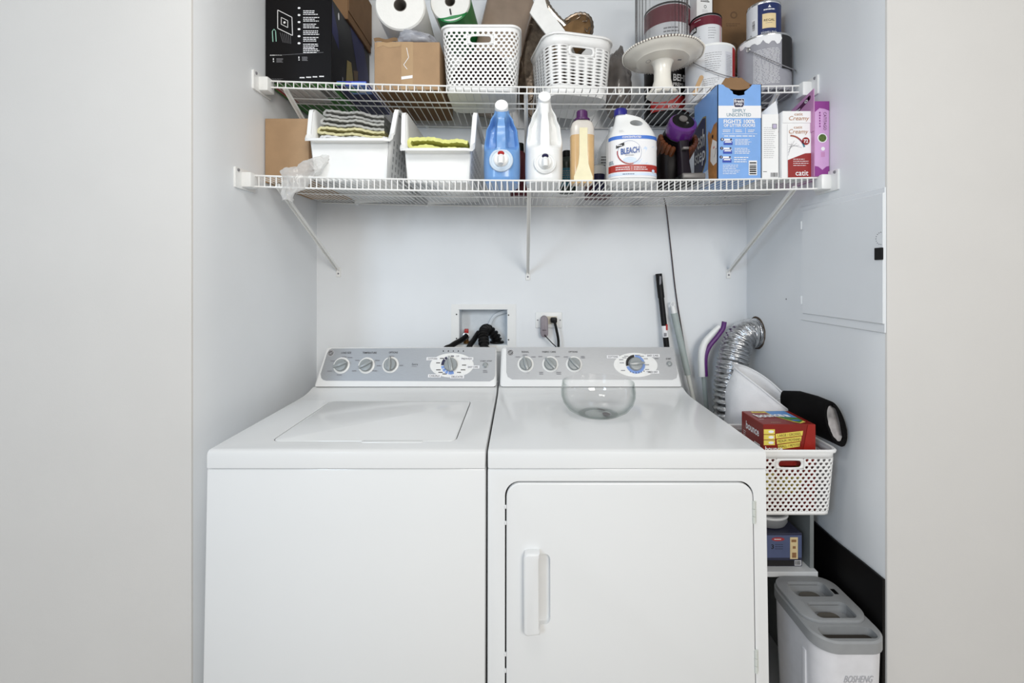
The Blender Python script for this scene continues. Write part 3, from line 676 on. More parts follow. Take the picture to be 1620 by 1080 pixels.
def paint_can(name, label, loc, r, h, body, rim=CHROME, rot=None, bail=None):
    t = thing(name, label, 'paint can', loc, rot=rot)
    q = B(); q.lathe([(0, 0.003), (r * 0.95, 0.003), (r * 0.97, 0.0), (r, 0.002), (r, h - 0.004), (r * 0.97, h - 0.003)], body, 40); q.build('can_body', t)
    q = B(); q.lathe([(r * 1.0, h - 0.007), (r * 1.015, h - 0.004), (r * 1.01, h), (r * 0.95, h + 0.001), (r * 0.92, h - 0.003)], rim, 40); q.build('can_rim', t)
    q = B(); q.lathe([(r * 0.93, h - 0.004), (r * 0.9, h - 0.001), (r * 0.84, h - 0.004), (0, h - 0.004)], CHROME, 40); q.build('can_lid', t)
    if bail is not None:
        a = bail; ax = Vector((math.cos(a), math.sin(a), 0)); fw = Vector((math.sin(a), -math.cos(a), 0))
        for s_ in (-1, 1):
            q = B(); q.lathe([(0.009, 0), (0.008, 0.004), (0.003, 0.006), (0, 0.006)], CHROME, 12, Matrix.Translation(ax * s_ * r + Vector((0, 0, h * 0.8))) @ ax.to_track_quat('X', 'Z').to_matrix().to_4x4() @ Matrix.Rotation(s_ * PI / 2, 4, 'Y')); q.build('bail_ear', t)
        pts = [ax * (r + 0.006) * math.cos(th) + fw * ((r + 0.012) * math.sin(th)) + Vector((0, 0, h * 0.8 - 0.085 * math.sin(th))) for th in [PI * k / 24 for k in range(25)]]
        q = B(); q.tube(pts, 0.0016, INKG, 6); q.build('bail_handle', t)
    return t

# ------------------------------------------------------------------ upper shelf
GREENB = mat('carton_green', (76, 148, 70), 0.5); CBLK = mat('carton_black', (9, 7, 9), 0.4, spec=0.2)
DNAVY = mat('ink_dark_navy', (40, 42, 84), 0.45, spec=0.2); GOLD = mat('ink_gold', (142, 128, 78), 0.5); TEALI = mat('ink_teal', (150, 196, 180), 0.5)
w_, d_, h_ = 0.222, 0.372, 0.283
t = carton('game_console_box', 'tall glossy black box with white diagrams and green underside', 'box', w_, d_, h_, CBLK, (-0.7385, 1.664, up(-0.7385) + 0.002), bottom=GREENB)
pr = Print(box_face('front', w_, d_, h_)); k = w_ / 112.0
def bp(px, py): return ((px - 416) * k, (123 - (py - (px - 416) * 0.06)) * 0.0021)
q4 = [bp(437, 8), bp(461, 21), bp(462, 50), bp(437, 37)]; pr.line(q4 + [q4[0]], 0.0022, INKW)
q4 = [bp(443, 20), bp(454, 26), bp(454, 37), bp(443, 31)]; pr.line(q4 + [q4[0]], 0.0018, INKW); a, b = bp(448.5, 28.5); pr.ell(a, b, 0.004, 0.004, INKW)
for px in (428, 433.5): pr.line([bp(px, 41), bp(px + 1, 58)], 0.003, TEALI)
pr.line([bp(428, 41), bp(431, 38), bp(434, 42)], 0.0022, TEALI)
for j in range(6): pr.line([bp(441 + 3.5 * j, 44 + j), bp(446 + 2.6 * j, 60 + 0.6 * j)], 0.0008, INKG)
for j in range(7):
    a, b = bp(480, 12 + 10.6 * j - (3 if j == 6 else 0)); pr.bars(a, b - 0.0145, a + 0.054, b + 0.003, 3, INKW, fill=0.42)
    if j < 6: a, b = bp(471, 5 + 11.2 * j); pr.ell(a + 0.004, b - 0.004, 0.005, 0.0035, INKW, 1, 6 + j)
pr.line([bp(424, 80), bp(514, 80)], 0.0008, INKG); a, b = bp(424, 79); pr.bars(a, b - 0.002, a + 0.045, b + 0.002, 1, INKW)
for px in (429, 472):
    a, b = bp(px, 84); pr.rect(a, b - 0.007, a + 0.003, b, INKW); pr.rect(a, b - 0.013, a + 0.004, b - 0.01, INKW); pr.bars(a + 0.012, b - 0.015, a + 0.034, b, 4, INKG)
a, b = bp(423, 117); pr.bars(a, b - 0.003, a + 0.048, b + 0.002, 2, INKG, fill=0.3)
for j in range(4): a, b = bp(474 + 11 * j, 118); pr.bars(a, b - 0.002, a + 0.017, b + 0.003, 1, INKW, fill=0.8, rag=0.1)
pr.bars(0.13, h_ - 0.004, 0.2, h_ - 0.001, 1, INKG); pr.build('printed_front', t)
pr = Print(box_face('right', w_, d_, h_))
pr.poly([(0.16, h_ - 0.002), (0.30, h_ - 0.002), (0.371, 0.16), (0.371, 0.02), (0.30, 0.02)], DNAVY); pr.poly([(0.002, 0.27), (0.05, 0.2), (0.06, 0.14), (0.002, 0.17)], DNAVY)
pr.poly([(0.13, 0.14), (0.17, 0.15), (0.2, 0.06), (0.21, 0.01), (0.19, 0.02), (0.15, 0.05), (0.12, 0.06)], GOLD, 2); pr.poly([(0.19, 0.13), (0.24, 0.15), (0.23, 0.08), (0.2, 0.09)], mat('ink_bronze', (92, 70, 42), 0.5), 2)
pr.ell(0.055, 0.255, 0.006, 0.013, INKW, 2, 12); pr.rect(0.085, 0.045, 0.095, 0.06, INKG, 2); pr.bars(0.28, 0.012, 0.34, 0.07, 6, INKG, 2, fill=0.3)
pr.build('printed_side', t)
pr = Print(box_face('bottom', w_, d_, h_)); pr.rect(0.03, 0.2, 0.15, 0.34, INKW); pr.rect(0.01, 0.2, 0.03, 0.34, REDP); pr.barcode(0.155, 0.25, 0.2, 0.34, 2); pr.build('printed_underside', t)
t = carton('cardboard_box', 'brown cardboard box lying on top of the black box', 'box', 0.21, 0.25, 0.20, CARDD, (-0.725, 1.722, up(-0.7385) + 0.2855))
q = B(); q.box((0.1055, -0.123, 0.03), (0.108, 0.125, 0.2), CARDD, 0.0005, 1); q.build('side_flap', t)
# flat blue pack
BLUEP = mat('pack_blue', (52, 62, 168), 0.45); 
t = carton('flat_pack', 'thin blue and white pack lying beside the black box', 'pack', 0.10, 0.27, 0.016, BLUEP, (-0.563, 1.615, up(-0.56)), bottom=mat('pack_navy', (36, 36, 84), 0.5))
pr = Print(box_face('front', 0.10, 0.27, 0.016)); pr.rect(0.05, 0.001, 0.099, 0.012, SKYB); pr.build('printed_front', t); pr = Print(box_face('front', 0.10, 0.27, 0.016)); pr.rect(0.0, 0.001, 0.03, 0.012, GREENB); pr.build('printed_corner', t)
pr = Print(box_face('bottom', 0.10, 0.27, 0.016)); pr.poly([(0.03, 0.2), (0.098, 0.2), (0.098, 0.268), (0.03, 0.268)], SKYB); pr.ell(0.045, 0.235, 0.02, 0.02, GREENB, 2); pr.ell(0.07, 0.225, 0.015, 0.01, INKW, 2); pr.build('printed_underside', t)
# taped cardboard box
TAPE = mat('packing_tape', (178, 148, 112), 0.15, coat=0.5)
w_, d_, h_ = 0.222, 0.30, 0.163
t = carton('cardboard_box', 'brown cardboard box with packing tape beside the hexagon-hole basket', 'box', w_, d_, h_, CARD, (-0.383, 1.655, up(-0.383) + 0.001), bottom=CARDD)
pr = Print(box_face('front', w_, d_, h_)); pr.rect(0.092, 0.0, 0.132, h_, TAPE); pr.poly([(0.01, h_), (0.092, h_), (0.09, h_ - 0.014), (0.05, h_ - 0.02), (0.03, h_ - 0.012), (0.01, h_ - 0.02)], TAPE, 2)
pr.line([(0.11, h_ - 0.02), (0.117, 0.11), (0.1, 0.085), (0.112, 0.07)], 0.0018, INKW, 3); pr.poly([(0.092, 0.045), (0.13, 0.05), (0.13, 0.04), (0.092, 0.035)], INKW, 2); pr.build('tape_strip', t)
q = B(); q.grid(lambda a, c: Vector((-0.11 + 0.08 * a, -0.15 - 0.012 * c, h_ + 0.006 * c + 0.003 * math.sin(a * 9))), 8, 2, CARD); q.build('torn_flap', t)
# grey bag and paper rolls on it
GBAG = mat('grey_film_bag', (176, 178, 186), 0.3, var=0.12, scale=14, alpha=0.92)
o = lump('plastic_bag', (-0.365, 1.60, up(-0.38) + h_ + 0.028), (0.085, 0.10, 0.033), GBAG, 3, 0.35, 7, 4, flat=-0.026); tag(o, 'crumpled grey plastic bag under the paper towel rolls', 'bag')
TOWEL = mat('paper_towel', (238, 237, 233), 0.95, var=0.02, bump=0.3, bscale=160); COREB = mat('roll_core', (128, 122, 116), 0.9)
def paper_roll(label, c, r, ln, ry, grp):
    t = thing('paper_towel_roll', label, 'paper roll', c, group=grp, rot=(0, 0, ry))
    Rm = Matrix.Rotation(-PI / 2, 4, 'X')
    q = B(); q.lathe([(r * 0.26, 0), (r * 0.95, 0), (r, 0.006), (r, ln - 0.006), (r * 0.95, ln), (r * 0.26, ln)], TOWEL, 40, Rm, closed=False); bm = q.bm
    for f in [f for f in bm.faces if len(f.verts) > 10]: bm.faces.remove(f)
    q.build('paper', t)
    q = B(); q.lathe([(r * 0.26, -0.0005), (r * 0.26, ln), (r * 0.235, ln), (r * 0.235, -0.0005)], COREB, 24, Rm, closed=True); q.build('cardboard_core', t)
    return t
r1 = P(633, 8, 1.53); t = paper_roll('paper towel roll above the taped box, the left one', r1, 0.0865, 0.26, 0.05, 'paper towel rolls')
r2 = P(712, 2, 1.585); t = paper_roll('paper towel roll in a green wrapper behind the basket rim', r2, 0.073, 0.25, -0.06, 'paper towel rolls')
GRW = mat('wrapper_green', (30, 132, 66), 0.35); q = B()
q.grid(lambda a, c: Vector((0.0745 * math.cos(-2.3 + 2.5 * a), 0.004 + 0.24 * c, 0.0745 * math.sin(-2.3 + 2.5 * a))), 20, 2, GRW)
q.grid(lambda a, c: Vector(((0.0745 - 0.02 * c * math.sin(PI * a)) * math.cos(-2.2 + 1.6 * a), 0.003 - 0.006 * c, (0.0745 - 0.02 * c * math.sin(PI * a)) * math.sin(-2.2 + 1.6 * a))), 16, 2, GRW); q.build('wrapper', t)
pr = Print(plane((0, -0.0025, 0), (1, 0, 0), (0, 0, 1))); pr.line([(0.0, -0.028), (0.004, -0.05)], 0.005, INKK); pr.build('print_mark', t)
TAN = mat('wrapped_bundle_tan', (150, 132, 116), 0.25, var=0.15, scale=10, coat=0.6, bump=0.6, bscale=30)
q = B(); q.box((-0.095, -0.05, 0.026), (0.095, 0.05, 0.52), TAN, 0.03, 4, Matrix.Rotation(0.25, 4, 'Y')); tag(q.build('wrapped_bundle'), 'tan film-wrapped bundle standing behind the hexagon-hole basket', 'bundle', loc=(-0.155, 1.795, up(-0.15)))
# left basket
BASK = mat('basket_white', (240, 240, 239), 0.4, var=0.01)
t = thing('storage_basket', 'white plastic basket with hexagon holes on the upper shelf', 'basket', (-0.132, 1.605, up(-0.13)))
perforated('basket_wall', t, 0.268, 0.225, 0.236, 0.2, 0.218, 51, 0.0108, 0.07, 0.915, HEX, BASK, (2, 0.74, 0.865), 0.034)
DKC = mat('dark_cloth', (58, 36, 34), 0.9, var=0.3, scale=14)
tag(lump('cloth_filling', (-0.132, 1.61, up(-0.13) + 0.095), (0.1, 0.08, 0.088), DKC, 5, 0.22), 'dark maroon cloth bundle inside the hexagon-hole basket', 'cloth')
# right basket, turned
rz = math.radians(13.0); cx = Vector((0.098, 1.487)) + Vector((math.cos(rz), math.sin(rz))) * 0.122 + Vector((-math.sin(rz), math.cos(rz))) * 0.13
bx, by = cx
t = thing('storage_basket', 'white plastic basket with narrow diamond slots on the upper shelf', 'basket', (bx, by, up(bx)), rz)
perforated('basket_wall', t, 0.256, 0.25, 0.226, 0.22, 0.205, 27, 0.0108, 0.17, 0.81, DIA, BASK, (1, 0.66, 0.81), 0.06, stagger=0)
tag(lump('cloth_filling', (bx, by + 0.01, up(bx) + 0.072), (0.088, 0.085, 0.064), mat('brown_dark_filling', (72, 50, 42), 0.9, var=0.3, scale=14), 8, 0.22), 'brown cloth filling added to darken the diamond-slot basket inside', 'cloth')  # made-up filling, added so the basket slots look dark inside
# trays and board standing in it
PEWT = mat('pewter', (120, 108, 96), 0.28, metal=0.9, var=0.35, scale=45, bump=0.8, bscale=70)
def oval_tray(name, label, c, rx, rz_, rot, inner, loc_z=None):
    t = thing(name, label, 'tray', c, rot=rot)
    R = Matrix.Rotation(PI / 2, 4, 'X') @ Matrix.Diagonal((rx, rz_, 1, 1))
    q = B(); q.lathe([(0, 0.006), (0.62, 0.006), (0.7, 0.0), (0.97, -0.008), (1.0, -0.006), (0.97, -0.003), (0.7, 0.006), (0.62, 0.011), (0, 0.011)], inner, 48, R); q.build('tray_plate', t)
    q = B(); n = 56
    pts = [Vector((rx * math.cos(2 * PI * k / n), 0.006, rz_ * math.sin(2 * PI * k / n))) for k in range(n + 1)]
    q.tube(pts, [0.0055 + 0.002 * (k % 2) for k in range(n + 1)], PEWT, 8); q.build('rope_rim', t)
    q = B()
    for j in range(10):
        a = 2 * PI * j / 10; q.tube(smooth([Vector((rx * f * math.cos(a + g), -0.006 - 0.002, rz_ * f * math.sin(a + g))) for f, g in ((0.5, 0), (0.65, 0.14), (0.8, -0.1), (0.88, 0.1))], 4), 0.002, PEWT, 6)
    q.build('scroll_relief', t)['kind'] = 'stuff'; return t
TRAYB = mat('tray_bronze', (150, 118, 82), 0.3, metal=0.7, var=0.2, scale=20)
oval_tray('serving_tray', 'ornate silver rope-edged tray standing in the diamond-slot basket', P(903, 44, 1.60) + Vector((0, 0, -0.035)), 0.062, 0.105, (-0.15, 0.55, -0.2), TRAYB)
oval_tray('serving_tray', 'dark pewter tray with beaded edge between the two baskets', (0.062, 1.79, up(0.05) + 0.222), 0.072, 0.212, (-0.06, 0.02, 0.1), PEWT)
FOAM = mat('white_board', (235, 235, 233), 0.7)
bpx = [(852, -14), (838, 21), (866, 58), (905, 112), (915, 96), (893, 48), (866, 13), (858, -14)]
c = P(872, 60, 1.57); q = B(); q.prism([(XX(a, 1.57) - c.x, ZZ(b, 1.57) - c.z) for a, b in bpx], 'y', -0.004, 0.004, FOAM, 0.001, 1)
tag(q.build('foam_board'), 'white board leaning out of the diamond-slot basket', 'board', loc=c)
SILP = mat('silver_platter', (170, 160, 150), 0.22, metal=1.0, var=0.3, scale=60, bump=0.6, bscale=60)
c = P(872, 30, 1.615); q = B(); q.tube(smooth([P(858, -12, 1.615) - c, P(866, 10, 1.615) - c, P(880, 28, 1.615) - c, P(898, 48, 1.615) - c, P(912, 90, 1.615) - c], 6), [0.012 + 0.002 * (k % 2) for k in range(25)], SILP, 10); tag(q.build('rope_garland'), 'twisted silver band lying along the white board', 'decoration', loc=c)
DKB = mat('dark_film_bag', (112, 106, 102), 0.25, var=0.25, scale=12, alpha=0.9, coat=0.4)
tag(lump('plastic_bag', (0.385, 1.745, up(0.385) + 0.125), (0.055, 0.055, 0.135), DKB, 11, 0.35, 7, 4, flat=-0.125), 'dark grey plastic bag between the diamond-slot basket and cake stand', 'bag')
# cake stand and glass dome
CER = mat('cream_ceramic', (240, 236, 226), 0.3, var=0.01, coat=0.4)
cx_, cy_ = 0.497, 1.540; cz = up(cx_)
t = thing('cake_stand', 'cream ceramic pedestal cake stand with beaded rim', 'cake stand', (cx_, cy_, cz))
q = B(); q.lathe([(0, 0.002), (0.05, 0.0), (0.055, 0.004), (0.052, 0.01), (0.036, 0.03), (0.029, 0.055), (0.028, 0.09), (0.033, 0.112), (0.04, 0.12), (0, 0.121)], CER, 48); q.build('pedestal', t)
def scal(r): return r
q = B(); q.lathe([(0, 0.118), (0.06, 0.118), (0.088, 0.1205), (0.092, 0.124), (0.112, 0.13), (0.131, 0.139), (0.1335, 0.143), (0.13, 0.145), (0.1, 0.137), (0, 0.134)], CER, 96, flute=12, famp=0.006); q.build('plate', t)
q = B(); nb = 84
for k in range(nb):
    a = 2 * PI * k / nb; rr = 0.134 * (1 + 0.006 * math.cos(12 * a)); tb = bmesh.new(); bmesh.ops.create_icosphere(tb, subdivisions=1, radius=0.0042)
    q.join(tb, CER, Matrix.Translation((rr * math.cos(a), rr * math.sin(a), 0.142)))
q.build('beaded_rim', t)['kind'] = 'stuff'
q = B(); n = 60
q.tube([Vector((0.1315 * (1 + 0.006 * math.cos(24 * PI * k / n)) * math.cos(2 * PI * k / n), 0.1315 * (1 + 0.006 * math.cos(24 * PI * k / n)) * math.sin(2 * PI * k / n), 0.1425)) for k in range(n + 1)], 0.0032, mat('brown_glaze_line', (84, 62, 52), 0.4), 6); q.build('dark_rim_line', t)
pr = Print(plane((0, 0, 0.1178), (1, 0, 0), (0, -1, 0))); pr.ell(-0.052, 0.01, 0.008, 0.012, INKG, 1, 20, 0.86); pr.rect(0.046, 0.018, 0.058, 0.026, INKG, 1); pr.build('maker_mark', t)
q = B(); q.lathe([(0.087, 0.0), (0.087, 0.28), (0.08, 0.30), (0, 0.305), (0, 0.302), (0.078, 0.297), (0.0845, 0.28), (0.0845, 0.0)], GLASSR, 252, flute=36, famp=0.018, closed=False)
gd = q.build('glass_dome'); tag(gd, 'clear ribbed glass dome on the cake stand', 'glass dome', loc=(cx_ - 0.004, cy_, cz + 0.139))
# paint cans
CANW = mat('can_label_white', (222, 224, 228), 0.4, var=0.03); CANG = mat('can_label_grey', (150, 150, 158), 0.4, var=0.05); CANK = mat('can_label_black', (14, 11, 12), 0.4, spec=0.25)
MAR = mat('can_label_maroon', (104, 18, 40), 0.4); NAVC = mat('can_label_navy', (24, 40, 92), 0.35); CREAM = mat('label_cream', (226, 204, 158), 0.5); REDC = mat('can_label_red', (168, 36, 34), 0.4)
GH, GR, QH, QR = 0.19, 0.085, 0.124, 0.054
cx_, cy_ = 0.700, 1.630
t = paint_can('paint_can', 'large white-labelled paint can with wire handle behind the cake stand', (cx_, cy_, up(cx_)), GR, GH, CANW, WPLAS, bail=0.35)
pr = Print(cyl(GR)); pr.rect(0.055, 0.004, 0.085, GH - 0.008, REDC, 1, 8); pr.rect(0.02, 0.004, 0.053, GH - 0.03, mat('can_label_pale', (206, 208, 216), 0.4), 1, 6)
pr.bars(-0.05, 0.09, 0.01, GH - 0.03, 9, INKG, fill=0.2); pr.bars(-0.06, 0.035, -0.005, 0.07, 5, INKG, fill=0.2); pr.bars(0.024, 0.03, 0.05, 0.15, 22, INKG, 2, fill=0.3); pr.line([(-0.055, 0.075), (-0.005, 0.075), (-0.005, 0.06), (-0.055, 0.06), (-0.055, 0.075)], 0.0008, INKG, 2); pr.build('printed_label', t)
t = paint_can('paint_can', 'small maroon and white paint can on the large white one', (cx_ - 0.012, cy_ + 0.005, up(cx_) + GH + 0.001), QR, QH, CANW, BLACK, rot=(0, 0, -0.25))
pr = Print(cyl(QR)); pr.rect(-0.166, QH - 0.04, 0.166, QH - 0.008, MAR, 1, 40); pr.rect(-0.07, QH - 0.058, -0.04, QH - 0.036, INKK, 2, 6); pr.text('BEHR', -0.055, QH - 0.047, 0.026, 0.012, INKW, 3, bold=0.03, rot=0.1); pr.rect(0.048, 0.004, 0.055, QH - 0.04, mat('can_pink_line', (214, 170, 180), 0.4), 2, 2)
pr.bars(0.0, 0.03, 0.03, 0.075, 5, INKG, fill=0.2); pr.bars(-0.05, 0.02, -0.02, 0.05, 4, INKG, fill=0.25); pr.bars(-0.05, QH - 0.02, -0.025, QH - 0.016, 1, INKW, 2); pr.build('printed_label', t)
t = carton('leaflet_box', 'small white box with line icons on top of the maroon paint can', 'box', 0.062, 0.05, 0.16, PAPER, (cx_ - 0.028, cy_ + 0.01, up(cx_) + GH + QH + 0.003), 0.15)
pr = Print(box_face('front', 0.062, 0.05, 0.16)); pr.bars(0.015, 0.056, 0.052, 0.068, 2, INKK, fill=0.6); pr.ell(0.033, 0.04, 0.005, 0.006, INKK, 1, 14, 0.7); pr.bars(0.022, 0.018, 0.046, 0.03, 3, INKG, fill=0.2); pr.ell(0.033, 0.008, 0.004, 0.004, INKG, 1, 12, 0.7); pr.build('printed_front', t)
cx2, cy2 = 0.8665, 1.570
t = paint_can('paint_can', 'large grey-labelled paint can with wire handle by the right wall', (cx2, cy2, up(cx2)), GR, GH, CANG, CHROME, bail=0.5)
pr = Print(cyl(GR, -PI / 2 - 0.3)); pr.bars(-0.05, 0.02, 0.035, GH - 0.05, 26, INKW, fill=0.25, rag=0.1); pr.rect(0.04, 0.07, 0.13, GH - 0.006, INKK, 1, 14)
q_ = [(-0.11 + 0.0085 * k, GH - 0.006) for k in range(18)] + [(0.04 - 0.0085 * k, GH - 0.02 - 0.022 * abs(math.sin(k * 0.9)) * (1 - k / 22)) for k in range(18)]
for k in range(17): pr.poly([q_[k], q_[k + 1], q_[34 - k], q_[35 - k]], INKW, 2)
pr.build('printed_label', t)
t = paint_can('paint_can', 'small navy paint can stacked on the grey one', (cx2 - 0.004, cy2 - 0.005, up(cx2) + GH + 0.002), QR, QH, CANW, CHROME, rot=(0, 0, -0.42))
pr = Print(cyl(QR)); pr.rect(-0.022, 0.004, 0.145, QH - 0.009, NAVC, 1, 24); pr.rect(-0.008, 0.028, 0.036, 0.078, CREAM, 2, 8); pr.text('REGAL', 0.014, 0.055, 0.034, 0.008, INKK, 3); pr.bars(0.002, 0.044, 0.026, 0.047, 1, INKG, 3)
pr.poly([(0.009, 0.098), (0.019, 0.098), (0.014, 0.107)], INKW, 2); pr.bars(-0.004, 0.089, 0.032, 0.094, 1, INKW, 2, fill=0.8, rag=0.05); pr.text('EGGSHELL FINISH', 0.014, 0.014, 0.05, 0.006, INKW, 2); pr.line([(-0.006, 0.021), (0.036, 0.021)], 0.0008, INKW, 2); pr.barcode(-0.042, 0.03, -0.03, 0.07, 1, False, 10); pr.ell(-0.047, 0.015, 0.004, 0.006, INKG, 1, 12, 0.6); pr.build('printed_label', t)
cx3, cy3 = 0.584, 1.762
t = paint_can('paint_can', 'black and red paint can on the shelf behind the cake stand', (cx3, cy3, up(cx3)), GR, GH, CANK, CHROME)
pr = Print(cyl(GR)); pr.text('BEHR', 0.03, 0.128, 0.064, 0.026, INKW, 2, bold=0.03); pr.text('PREMIUM', 0.03, 0.102, 0.064, 0.013, INKW, 2); pr.rect(-0.09, 0.006, 0.09, 0.06, REDC, 1, 24); pr.text('PLUS', 0.0, 0.02, 0.04, 0.014, INKW, 2); pr.build('printed_label', t)
t = paint_can('paint_can', 'large maroon-topped paint can seen through the glass dome', (cx3 - 0.016, cy3 - 0.058, up(cx3) + GH + 0.002), GR, GH, CANW, BLACK)
pr = Print(cyl(GR)); pr.rect(-0.26, GH - 0.075, 0.26, GH - 0.01, MAR, 1, 60); pr.bars(-0.04, 0.05, 0.03, 0.1, 4, INKG, 1); pr.build('printed_label', t)
t = carton('cardboard_box', 'tall dark cardboard box behind the paint cans', 'box', 0.20, 0.145, 0.46, CARDD, (0.848, 1.783, up(0.848)))
pr = Print(box_face('front', 0.20, 0.145, 0.46)); INKB = mat('ink_faint_brown', (100, 74, 50), 0.8)
for v_ in (0.26, 0.38): pr.ell(0.08, v_, 0.014, 0.014, INKB, 1, 18, 0.6); pr.bars(0.05, v_ - 0.045, 0.11, v_ - 0.03, 2, INKB)
pr.build('printed_front', t)
STICK = mat('stir_stick_wood', (190, 156, 116), 0.8, var=0.15, stretch=(1, 1, 0.1))
a, b = P(1097, 148, 1.53), P(1109, 121, 1.53); v = b - a
q = B(); q.prism(rrect(-0.007, 0.007, 0, v.length + 0.01, 0.0069, 5), 'y', -0.0015, 0.0015, STICK)
tag(q.build('stir_stick'), 'wooden paint stir stick leaning on the white paint can', 'stick', loc=(a.x, a.y, up(a.x)), rot=(0, math.atan2(v.x, v.z), 0))
# ------------------------------------------------------------------ lower shelf
t = carton('cardboard_box', 'plain brown cardboard box against the left wall, lower shelf', 'box', 0.17, 0.33, 0.214, CARD, (-0.764, 1.64, lo(-0.764)))
q = B(); q.box((0.062, -0.1662, 0.004), (0.084, -0.1650, 0.21), CARDD); q.build('side_flap', t)
SLOT = mat('bin_slot_shade', (176, 176, 178), 0.6)
def open_bin(name, label, x, y, W, Wb, D, H, Hf, rz=0.0):
    t = thing(name, label, 'bin', (x, y, lo(x)), rz); m = WPLAS; q = B(); n = 10
    yf, yb = -D / 2, D / 2; th = 0.0025
    def hw(z): return (Wb + (W - Wb) * z / H) / 2
    def yfr(z): return yf + 0.02 * (1 - z / H)
    # rim path of a side: back top, forward, down the scoop to the low front
    side = [(yb, H), (yf + 0.075, H), (yf + 0.06, H - 0.003), (yf + 0.047, H - 0.015), (yf + 0.022, Hf + 0.028), (yf + 0.012, Hf + 0.008), (yf + 0.004, Hf)]
    for s_ in (-1, 1):
        pl = [Vector((s_ * hw(z), yy if z > Hf + 0.001 else yfr(z), z)) for yy, z in side]
        bt = [Vector((s_ * hw(0), max(yfr(0), min(yb, yy)), 0.0)) for yy, z in side]
        for k in range(len(pl) - 1): q.add([pl[k], pl[k + 1], bt[k + 1], bt[k]], [(0, 1, 2, 3)], m)
    q.add([Vector((-hw(Hf), yfr(Hf), Hf)), Vector((hw(Hf), yfr(Hf), Hf)), Vector((hw(0), yfr(0), 0)), Vector((-hw(0), yfr(0), 0))], [(0, 1, 2, 3)], m)
    q.add([Vector((-hw(H), yb, H)), Vector((hw(H), yb, H)), Vector((hw(0), yb, 0)), Vector((-hw(0), yb, 0))], [(0, 1, 2, 3)], m)
    q.add([Vector((-hw(0), yfr(0), 0)), Vector((hw(0), yfr(0), 0)), Vector((hw(0), yb, 0)), Vector((-hw(0), yb, 0))], [(0, 1, 2, 3)], m)
    bmesh.ops.remove_doubles(q.bm, verts=q.bm.verts, dist=0.0015)
    ed = [e for e in q.bm.edges if len(e.link_faces) == 2 and e.calc_face_angle(0) > 0.9]
    bmesh.ops.bevel(q.bm, geom=ed, offset=0.012, segments=4, profile=0.5, affect='EDGES')
    o = q.build('bin_shell', t, 50); md = o.modifiers.new('wall', 'SOLIDIFY'); md.thickness = th; md.offset = -1
    path = [Vector((-hw(z), yy, z)) for yy, z in side] + [Vector((hw(z), yy, z)) for yy, z in side[::-1]]
    path = [path[0]] + smooth(path[1:7], 3)[:-1] + [path[6] + Vector((0.012, -0.006, 0)), path[7] + Vector((-0.012, -0.006, 0))] + smooth(path[7:13], 3) + [path[-1]]
    rings = []
    for k, p in enumerate(path):
        tg = (path[min(k + 1, len(path) - 1)] - path[max(k - 1, 0)]).normalized()
        out = Vector((p.x / hw(H) * 1.2, -1.4 if p.z < Hf + 0.02 else -0.15, 0)) if p.z < Hf + 0.03 else Vector((math.copysign(1, p.x), -0.1, 0))
        out = (out - tg * out.dot(tg)).normalized(); nn = tg.cross(out).normalized(); nn = nn if nn.z > 0 else -nn
        rings.append([p - nn * 0.004, p + out * 0.013 - nn * 0.007, p + out * 0.013 + nn * 0.001, p + nn * 0.003])
    q = B(); q.loft(rings, m); q.build('rim_flange', t, 50)
    q = B()
    for s_ in (-1, 1):
        for i in range(9):
            for j in range(5):
                yy = yf + 0.07 + i * (D - 0.12) / 8; z = 0.03 + j * 0.026
                q.add([Vector((s_ * (hw(z + a) + 0.0004), yy + b, z + a)) for a, b in ((-0.008, -0.006), (0.008, -0.006), (0.008, 0.006), (-0.008, 0.006))], [(0, 1, 2, 3)], SLOT)
    q.build('side_slots', t, 0)['kind'] = 'stuff'
    return t
open_bin('storage_bin', 'white open-front plastic bin holding folded towels', -0.5425, 1.60, 0.268, 0.232, 0.40, 0.244, 0.126)
open_bin('storage_bin', 'white open-front plastic bin holding the yellow cloth', -0.262, 1.60, 0.222, 0.2, 0.40, 0.238, 0.100)
